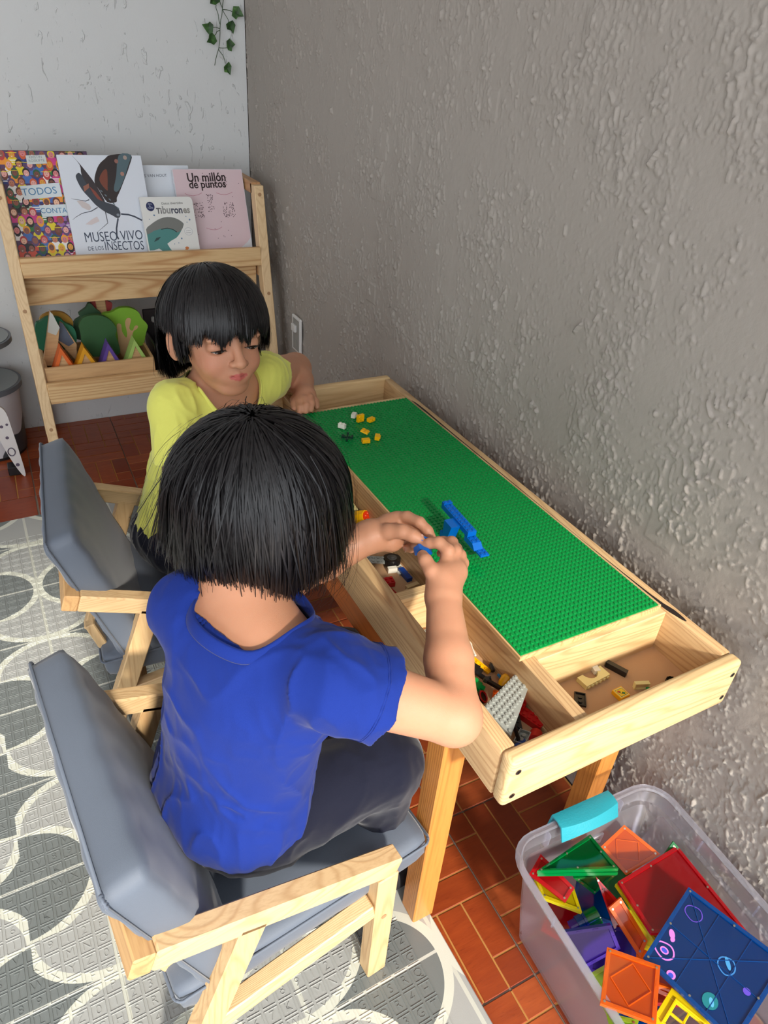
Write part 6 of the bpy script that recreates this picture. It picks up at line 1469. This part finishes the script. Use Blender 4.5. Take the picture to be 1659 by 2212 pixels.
def neckline(name, fo_, c_, ax, r, mat, parent, wd=.0042, hmin=-.024):
    ax = np.array(ax, float); ax /= np.linalg.norm(ax); u = np.cross(ax, (0.3, 0.1, 1)); u /= np.linalg.norm(u); w = np.cross(ax, u); pts = []
    hs_ = np.linspace(.034, -.07, 160)
    for i in range(72):
        a = 2 * PI * i / 72; base = c_ + (u * math.cos(a) + w * math.sin(a)) * (r + .002); v_ = fo_(base + hs_[:, None] * ax); idx = np.where(v_ < 0)[0]
        pts.append(hs_[idx[0]] if len(idx) else -.03)
    pts = np.maximum(np.array(pts), hmin)
    for _ in range(6): pts = (np.roll(pts, 1) + pts * 2 + np.roll(pts, -1)) / 4
    V_ = []; K_ = 8
    for i in range(72):
        a = 2 * PI * i / 72; dr = u * math.cos(a) + w * math.sin(a)
        for k in range(K_):
            t = 2 * PI * k / K_; V_.append(c_ + dr * (r + .003 + .0024 * math.cos(t)) + ax * (pts[i] - .003 + wd * math.sin(t) * 1.9) + dr * (-.0016 * math.sin(t)))
    Q_ = [[i * K_ + k, i * K_ + (k + 1) % K_, ((i + 1) % 72) * K_ + (k + 1) % K_, ((i + 1) % 72) * K_ + k] for i in range(72) for k in range(K_)]
    return mesh_np(name, np.array(V_), np.array(Q_), mat, parent)
V, Q = surface(shirt1, (-.84, -.55, .28), (-.44, -.05, .78), .0024)
V = relax(V, Q, 2, .5); sh1 = mesh_np('t_shirt', V, Q, M['blue_cotton'], kid1)
neckline('collar', fo, nk, (.42, .10, .90), .061, M['blue_cotton'], sh1)
# seams as thin stitched ridges
def ring_pts(c, axis, r, n=60, a0=0, a1=2 * PI, f=None, lift=.0006):
    ax = np.array(axis, float); ax /= np.linalg.norm(ax); u = np.cross(ax, (0.3, 0.1, 1)); u /= np.linalg.norm(u); w = np.cross(ax, u); out = []
    for i in range(n + 1):
        a = a0 + (a1 - a0) * i / n; dr = u * math.cos(a) + w * math.sin(a); lo, hi = .02, .12
        if f is None: out.append(c + dr * r); continue
        ts = np.linspace(.015, .11, 96); vals = f(c + dr * ts[:, None]); idx = np.where((vals[:-1] < 0) & (vals[1:] >= 0))[0]
        if len(idx): out.append(c + dr * (ts[idx[-1]] + lift))
    return out
for cc_ in (sR + aR * (np.dot(sle - sR, aR) - .016), sR + aR * (np.dot(sle - sR, aR) - .0185)):
    pts = ring_pts(cc_, aR, 0, 60, 0, 2 * PI, shirt1)
    if len(pts) > 20: b = NB(); tube(b, [Vector(p_) for p_ in pts], .0007, 4); obj('sleeve_seam', b, M['blue_cotton'], sh1)
pts = ring_pts(sR + aR * .012, aR * .9 + np.array((-.25, -.2, 0)), 0, 60, 0, 2 * PI, shirt1)
# trousers
T1 = SDF(); T1.ell((-.692, -.272, .370), (.098, .120, .080), None, .04)
for s_, (h_, kn, an) in (('R', ((-.665, -.320, .360), (-.492, -.330, .392), (-.490, -.318, .075))), ('L', ((-.69, -.220, .360), (-.480, -.140, .407), (-.488, -.140, .075)))):
    T1.cap(h_, kn, .071, .056, .03); T1.cap(kn, an, .053, .040, .02)
ft = shell(T1, B1, [((0, 0, -1), (0, 0, .085))], 41, .004, .0022)
def trou1(P): return np.maximum(ft(P), P[:, 2] - .47)
V, Q = surface(trou1, (-.84, -.50, .06), (-.38, -.06, .50), .003); V = relax(V, Q, 2, .5); mesh_np('trousers', V, Q, M['navy_cotton'], kid1)
M['shoe'] = plain('shoe', (30, 30, 34), .6)
for c in ((-.455, -.315, .035), (-.452, -.138, .035)):
    s_ = SDF(); s_.cap((c[0] - .045, c[1], c[2] + .004), (c[0] + .05, c[1], c[2] - .002), .036, .030, .01)
    fs = lambda P, s_=s_: np.maximum(s_(P), .0075 - P[:, 2]); V, Q = surface(fs, (c[0] - .1, c[1] - .06, 0), (c[0] + .1, c[1] + .06, .09), .004); mesh_np('shoe', V, Q, M['shoe'], kid1)
# hair
def cap_mesh(name, Hc, R, sc, g, cutf):
    S_ = SDF(); T = lambda *p_: Hc + R @ (np.array(p_) * sc); S_.ell(T(0, -.014, .020), tuple((x + g) * sc for x in (.071, .088, .074)), R, .01)
    S_.ell(T(0, -.028, -.024), tuple((x + g) * sc for x in (.063, .062, .050)), R, .02)
    f = lambda P: np.maximum(S_(P), cutf((P - Hc) @ R / sc)); V, Q = surface(f, Hc - .16, Hc + .16, .004); V = relax(V, Q, 1); return V, Q
V, Q = cap_mesh('c', H1, HR1, SC1, .006, lambda L: np.maximum(np.maximum(-.062 - L[:, 2], (L[:, 1] - .045) + (.04 - L[:, 2]) * .6), (L[:, 1] - .030) - np.maximum(0, L[:, 2] - .01) * 3))
hp = mesh_np('hair_base', V, Q, M['hair_under'], kid1)
def ze1(P, u, rs): # cut line, in head-local height: nape low, cheek a little higher, ragged
    return -.094 + .066 * np.clip((P[:, 1] + .01) / .08, -.1, 1.0) + .04 * np.clip((P[:, 1] - .07) / .02, 0, 1) + rs.uniform(-.022, .020, len(P))
Lw = HR1.T @ np.array((-.89, .456, 0.0))      # world 'picture left', for the wind-blown side
def fl1(P, u, lay):
    k = np.clip((-P[:, 2] - .005) / .06, 0, 1)[:, None]; side = np.clip(u @ Lw, 0, 1)[:, None]
    return Lw * (k * (.0 + .62 * side) * (.05 + .8 * lay[:, None] ** 3)) - u * (k * (.42 - .3 * side))
hair('hair', kid1, H1, HR1, SC1, (.04, -.78, 1.0), ze1, 26000, 5, fl1, 1.25, wild=1.2)
hair('loose_hair', kid1, H1, HR1, SC1, (.04, -.78, 1.0), lambda P, u, rs: -.105 + rs.uniform(-.02, .05, len(P)), 300, 15, lambda P, u, lay: fl1(P, u, lay) * 1.5 + Lw * .10 * np.clip(u @ Lw, 0, 1)[:, None], 1.9, wid=.55, wild=1.7)
hair('loose_hair', kid1, H1, HR1, SC1, (.04, -.78, 1.0), ze1, 160, 16, None, 1.6, wid=.5, wild=1.2)
# the blue pieces held in the hands
hb = thing('held_bricks', 'two small blue sloped bricks pinched between the fingertips', 'brick', (-.403, -.238, .6965))
b = NB(); box(b, -.010, .010, -.0040, .0040, -.0012, .0085, .0003, 1, Matrix.Rotation(-.9, 4, 'Z') @ Matrix.Rotation(.3, 4, 'X')); obj('upper_piece', b, bl, hb)
b = NB(); Mx = Matrix.Translation((-.008, -.009, -.008)) @ Matrix.Rotation(-.35, 4, 'Z'); vs = prism(b, [(-.012, 0), (.010, 0), (.012, .003), (.006, .010), (-.006, .0105), (-.012, .004)], -.006, .006, Mx @ Matrix.Rotation(PI2, 4, 'X')); obj('lower_piece', b, bl, hb)

# ---------------------------------------------------------------- child in the yellow shirt (facing the camera)
H2 = np.array((-.518, .335, .802)); HR2 = basis((.114, -.982, .08), roll=0.0); SC2 = 1.06
tR, tL = np.array((-.606, .330, .672)), np.array((-.415, .405, .676))
fR, gR = np.array((-.622, .268, .500)), np.array((-.520, .215, .425))
fL, gL = np.array((-.285, .555, .620)), np.array((-.312, .425, .612))
neck2 = np.array((-.513, .378, .688))
B2 = SDF(); head_parts(B2, H2, HR2, SC2)
B2.cap(H2 + HR2 @ np.array((0, -.030, -.045)), neck2 + np.array((0, .0, -.02)), .039, .044, .02)
def spine2(S_, g=0.0):
    a = math.radians(22); Rz = np.array([[math.cos(a), -math.sin(a), 0], [math.sin(a), math.cos(a), 0], [0, 0, 1]])
    for c, r in (((-.600, .385, .370), (.100, .080, .075)), ((-.580, .385, .455), (.090, .074, .085)), ((-.550, .380, .545), (.094, .074, .095)), ((-.520, .375, .635), (.096, .064, .068))): S_.ell(c, tuple(x + g for x in r), Rz, .05)
spine2(B2, -.004)
B2.cap(tR, neck2 + (0, 0, -.03), .038, .040, .03); B2.cap(tL, neck2 + (0, 0, -.03), .038, .040, .03)
arm(B2, tR, fR, gR, (.037, .032, .028, .021)); arm(B2, tL, fL, gL, (.040, .036, .030, .022))
for h_, kn, an, to in (((-.62, .335, .365), (-.465, .245, .395), (-.47, .25, .085), (-.42, .24, .035)), ((-.56, .43, .365), (-.435, .345, .395), (-.445, .36, .085), (-.40, .35, .035))):
    B2.cap(h_, kn, .060, .044, .03); B2.cap(kn, an, .042, .027, .02); B2.cap(an, to, .027, .020, .01)
F2 = [([(-.318, .420, .616), (-.312, .400, .619), (-.314, .385, .614), (-.319, .376, .604)], .0105, .0068), ([(-.326, .420, .614), (-.324, .396, .618), (-.327, .381, .612), (-.331, .374, .603)], .0105, .0066),
      ([(-.333, .421, .611), (-.336, .398, .614), (-.340, .384, .608), (-.343, .378, .602)], .0100, .0062), ([(-.338, .424, .608), (-.346, .404, .608), (-.351, .392, .604)], .0095, .0058), ([(-.306, .420, .612), (-.298, .404, .606), (-.299, .392, .601)], .0110, .0072)]
hand(B2, gL, [(gL, (-.322, .405, .612)), (gL, (-.334, .408, .609))], (.0200, .0155), F2)
F3 = [([(gR[0] + .02 + .004 * i, gR[1] - .01 + .012 * i, .412), (gR[0] + .045 + .002 * i, gR[1] - .018 + .014 * i, .408), (gR[0] + .062, gR[1] - .016 + .015 * i, .400)], .0095, .0062) for i in range(4)] + [([(gR[0] + .01, gR[1] - .02, .415), (gR[0] + .03, gR[1] - .036, .410)], .011, .0075)]
hand(B2, gR, [(gR, (gR[0] + .03, gR[1], .415)), (gR, (gR[0] + .03, gR[1] + .022, .413))], (.020, .015), F3)
kid2 = thing('person', 'child in a yellow t-shirt with straight black fringe, looking down toward the other child', 'person', (0, 0, 0))
V, Q = surface(B2, (-.72, .10, .0), (-.22, .64, 1.0), .0021); V = relax(V, Q, 1, .35); mesh_np('body', V, Q, M['skin'], kid2, face_colours(V, H2, HR2, SC2)); eyes(H2, HR2, SC2, kid2)
O2 = SDF(); spine2(O2, .010); O2.cap(tR, neck2 + (0, 0, -.03), .049, .050, .03); O2.cap(tL, neck2 + (0, 0, -.03), .050, .050, .03); O2.cap(neck2 + (0, 0, -.02), neck2 + (0, 0, -.05), .060, .060, .02)
bR = (fR - tR) / np.linalg.norm(fR - tR); bL = (fL - tL) / np.linalg.norm(fL - tL)
V2R = SDF().cap(tR, tR + bR * .16, .048, .052, .03); V2L = SDF().cap(tL, tL + bL * .14, .049, .050, .03)
fo2 = shell(garment(O2, [(V2R, bR, tR + bR * .10), (V2L, bL, tL + bL * .050)]), B2, [], 61, .0040, .0028)
nk2 = neck2 + np.array((.010, -.030, .000))
def shirt2(P):
    d = fo2(P)
    d = np.maximum(d, .325 - P[:, 2])
    ax = np.array((.12, -.50, .86)); ax /= np.linalg.norm(ax); q_ = P - nk2; h = q_ @ ax; rr_ = np.linalg.norm(q_ - h[:, None] * ax, axis=1)
    d = np.maximum(d, h - .035)
    return np.maximum(d, -np.maximum(rr_ - .064, -.050 - h))
V, Q = surface(shirt2, (-.74, .20, .30), (-.30, .52, .79), .0025); V = relax(V, Q, 2, .5); s2 = mesh_np('t_shirt', V, Q, M['yellow_cotton'], kid2)
neckline('collar', fo2, nk2, (.12, -.50, .86), .064, M['yellow_cotton'], s2, .0055, -.050)
T2 = SDF(); T2.ell((-.600, .385, .368), (.115, .098, .080), None, .04)
for h_, kn, an in (((-.62, .335, .362), (-.465, .245, .397), (-.47, .25, .075)), ((-.56, .43, .362), (-.435, .345, .397), (-.445, .36, .075))): T2.cap(h_, kn, .068, .054, .03); T2.cap(kn, an, .051, .038, .02)
ft2 = shell(T2, B2, [((0, 0, -1), (0, 0, .085))], 71, .004, .0022); f_ = lambda P: np.maximum(ft2(P), P[:, 2] - .46)
V, Q = surface(f_, (-.76, .16, .06), (-.36, .54, .49), .0035); V = relax(V, Q, 2, .5); mesh_np('trousers', V, Q, M['navy_cotton'], kid2)
for c in ((-.435, .242, .035), (-.415, .352, .035)):
    s_ = SDF(); s_.cap((c[0] - .045, c[1], c[2] + .004), (c[0] + .05, c[1], c[2] - .002), .036, .030, .01)
    fs = lambda P, s_=s_: np.maximum(s_(P), .0075 - P[:, 2]); V, Q = surface(fs, (c[0] - .1, c[1] - .06, 0), (c[0] + .1, c[1] + .06, .09), .004); mesh_np('shoe', V, Q, M['shoe'], kid2)
V, Q = cap_mesh('c', H2, HR2, SC2, .006, lambda L: np.maximum(np.maximum(-.058 - L[:, 2], (L[:, 1] - .045) + (.045 - L[:, 2]) * .9), np.where(L[:, 2] < .012, L[:, 1] + .022, -1)))
mesh_np('hair_base', V, Q, M['hair_under'], kid2)
def ze2(P, u, rs):
    y = P[:, 1]; z = np.where(y > .035, .012 + .009 * np.sin(P[:, 0] * 150 + 1.0) + .004 * np.sin(P[:, 0] * 420), np.where(y > .024, -.030, np.where(y > -.038, .016, -.084)))
    return z + rs.uniform(-.013, .012, len(P)) * np.where(y > .035, 1.1, .6)
def fl2(P, u, lay):
    fr = np.clip((P[:, 1] - .03) / .05, 0, 1)[:, None]; return np.array((0.10, 0, 0)) * fr
hair('hair', kid2, H2, HR2, SC2, (.02, -.25, 1.0), ze2, 20000, 9, fl2, 1.15, wild=.9)
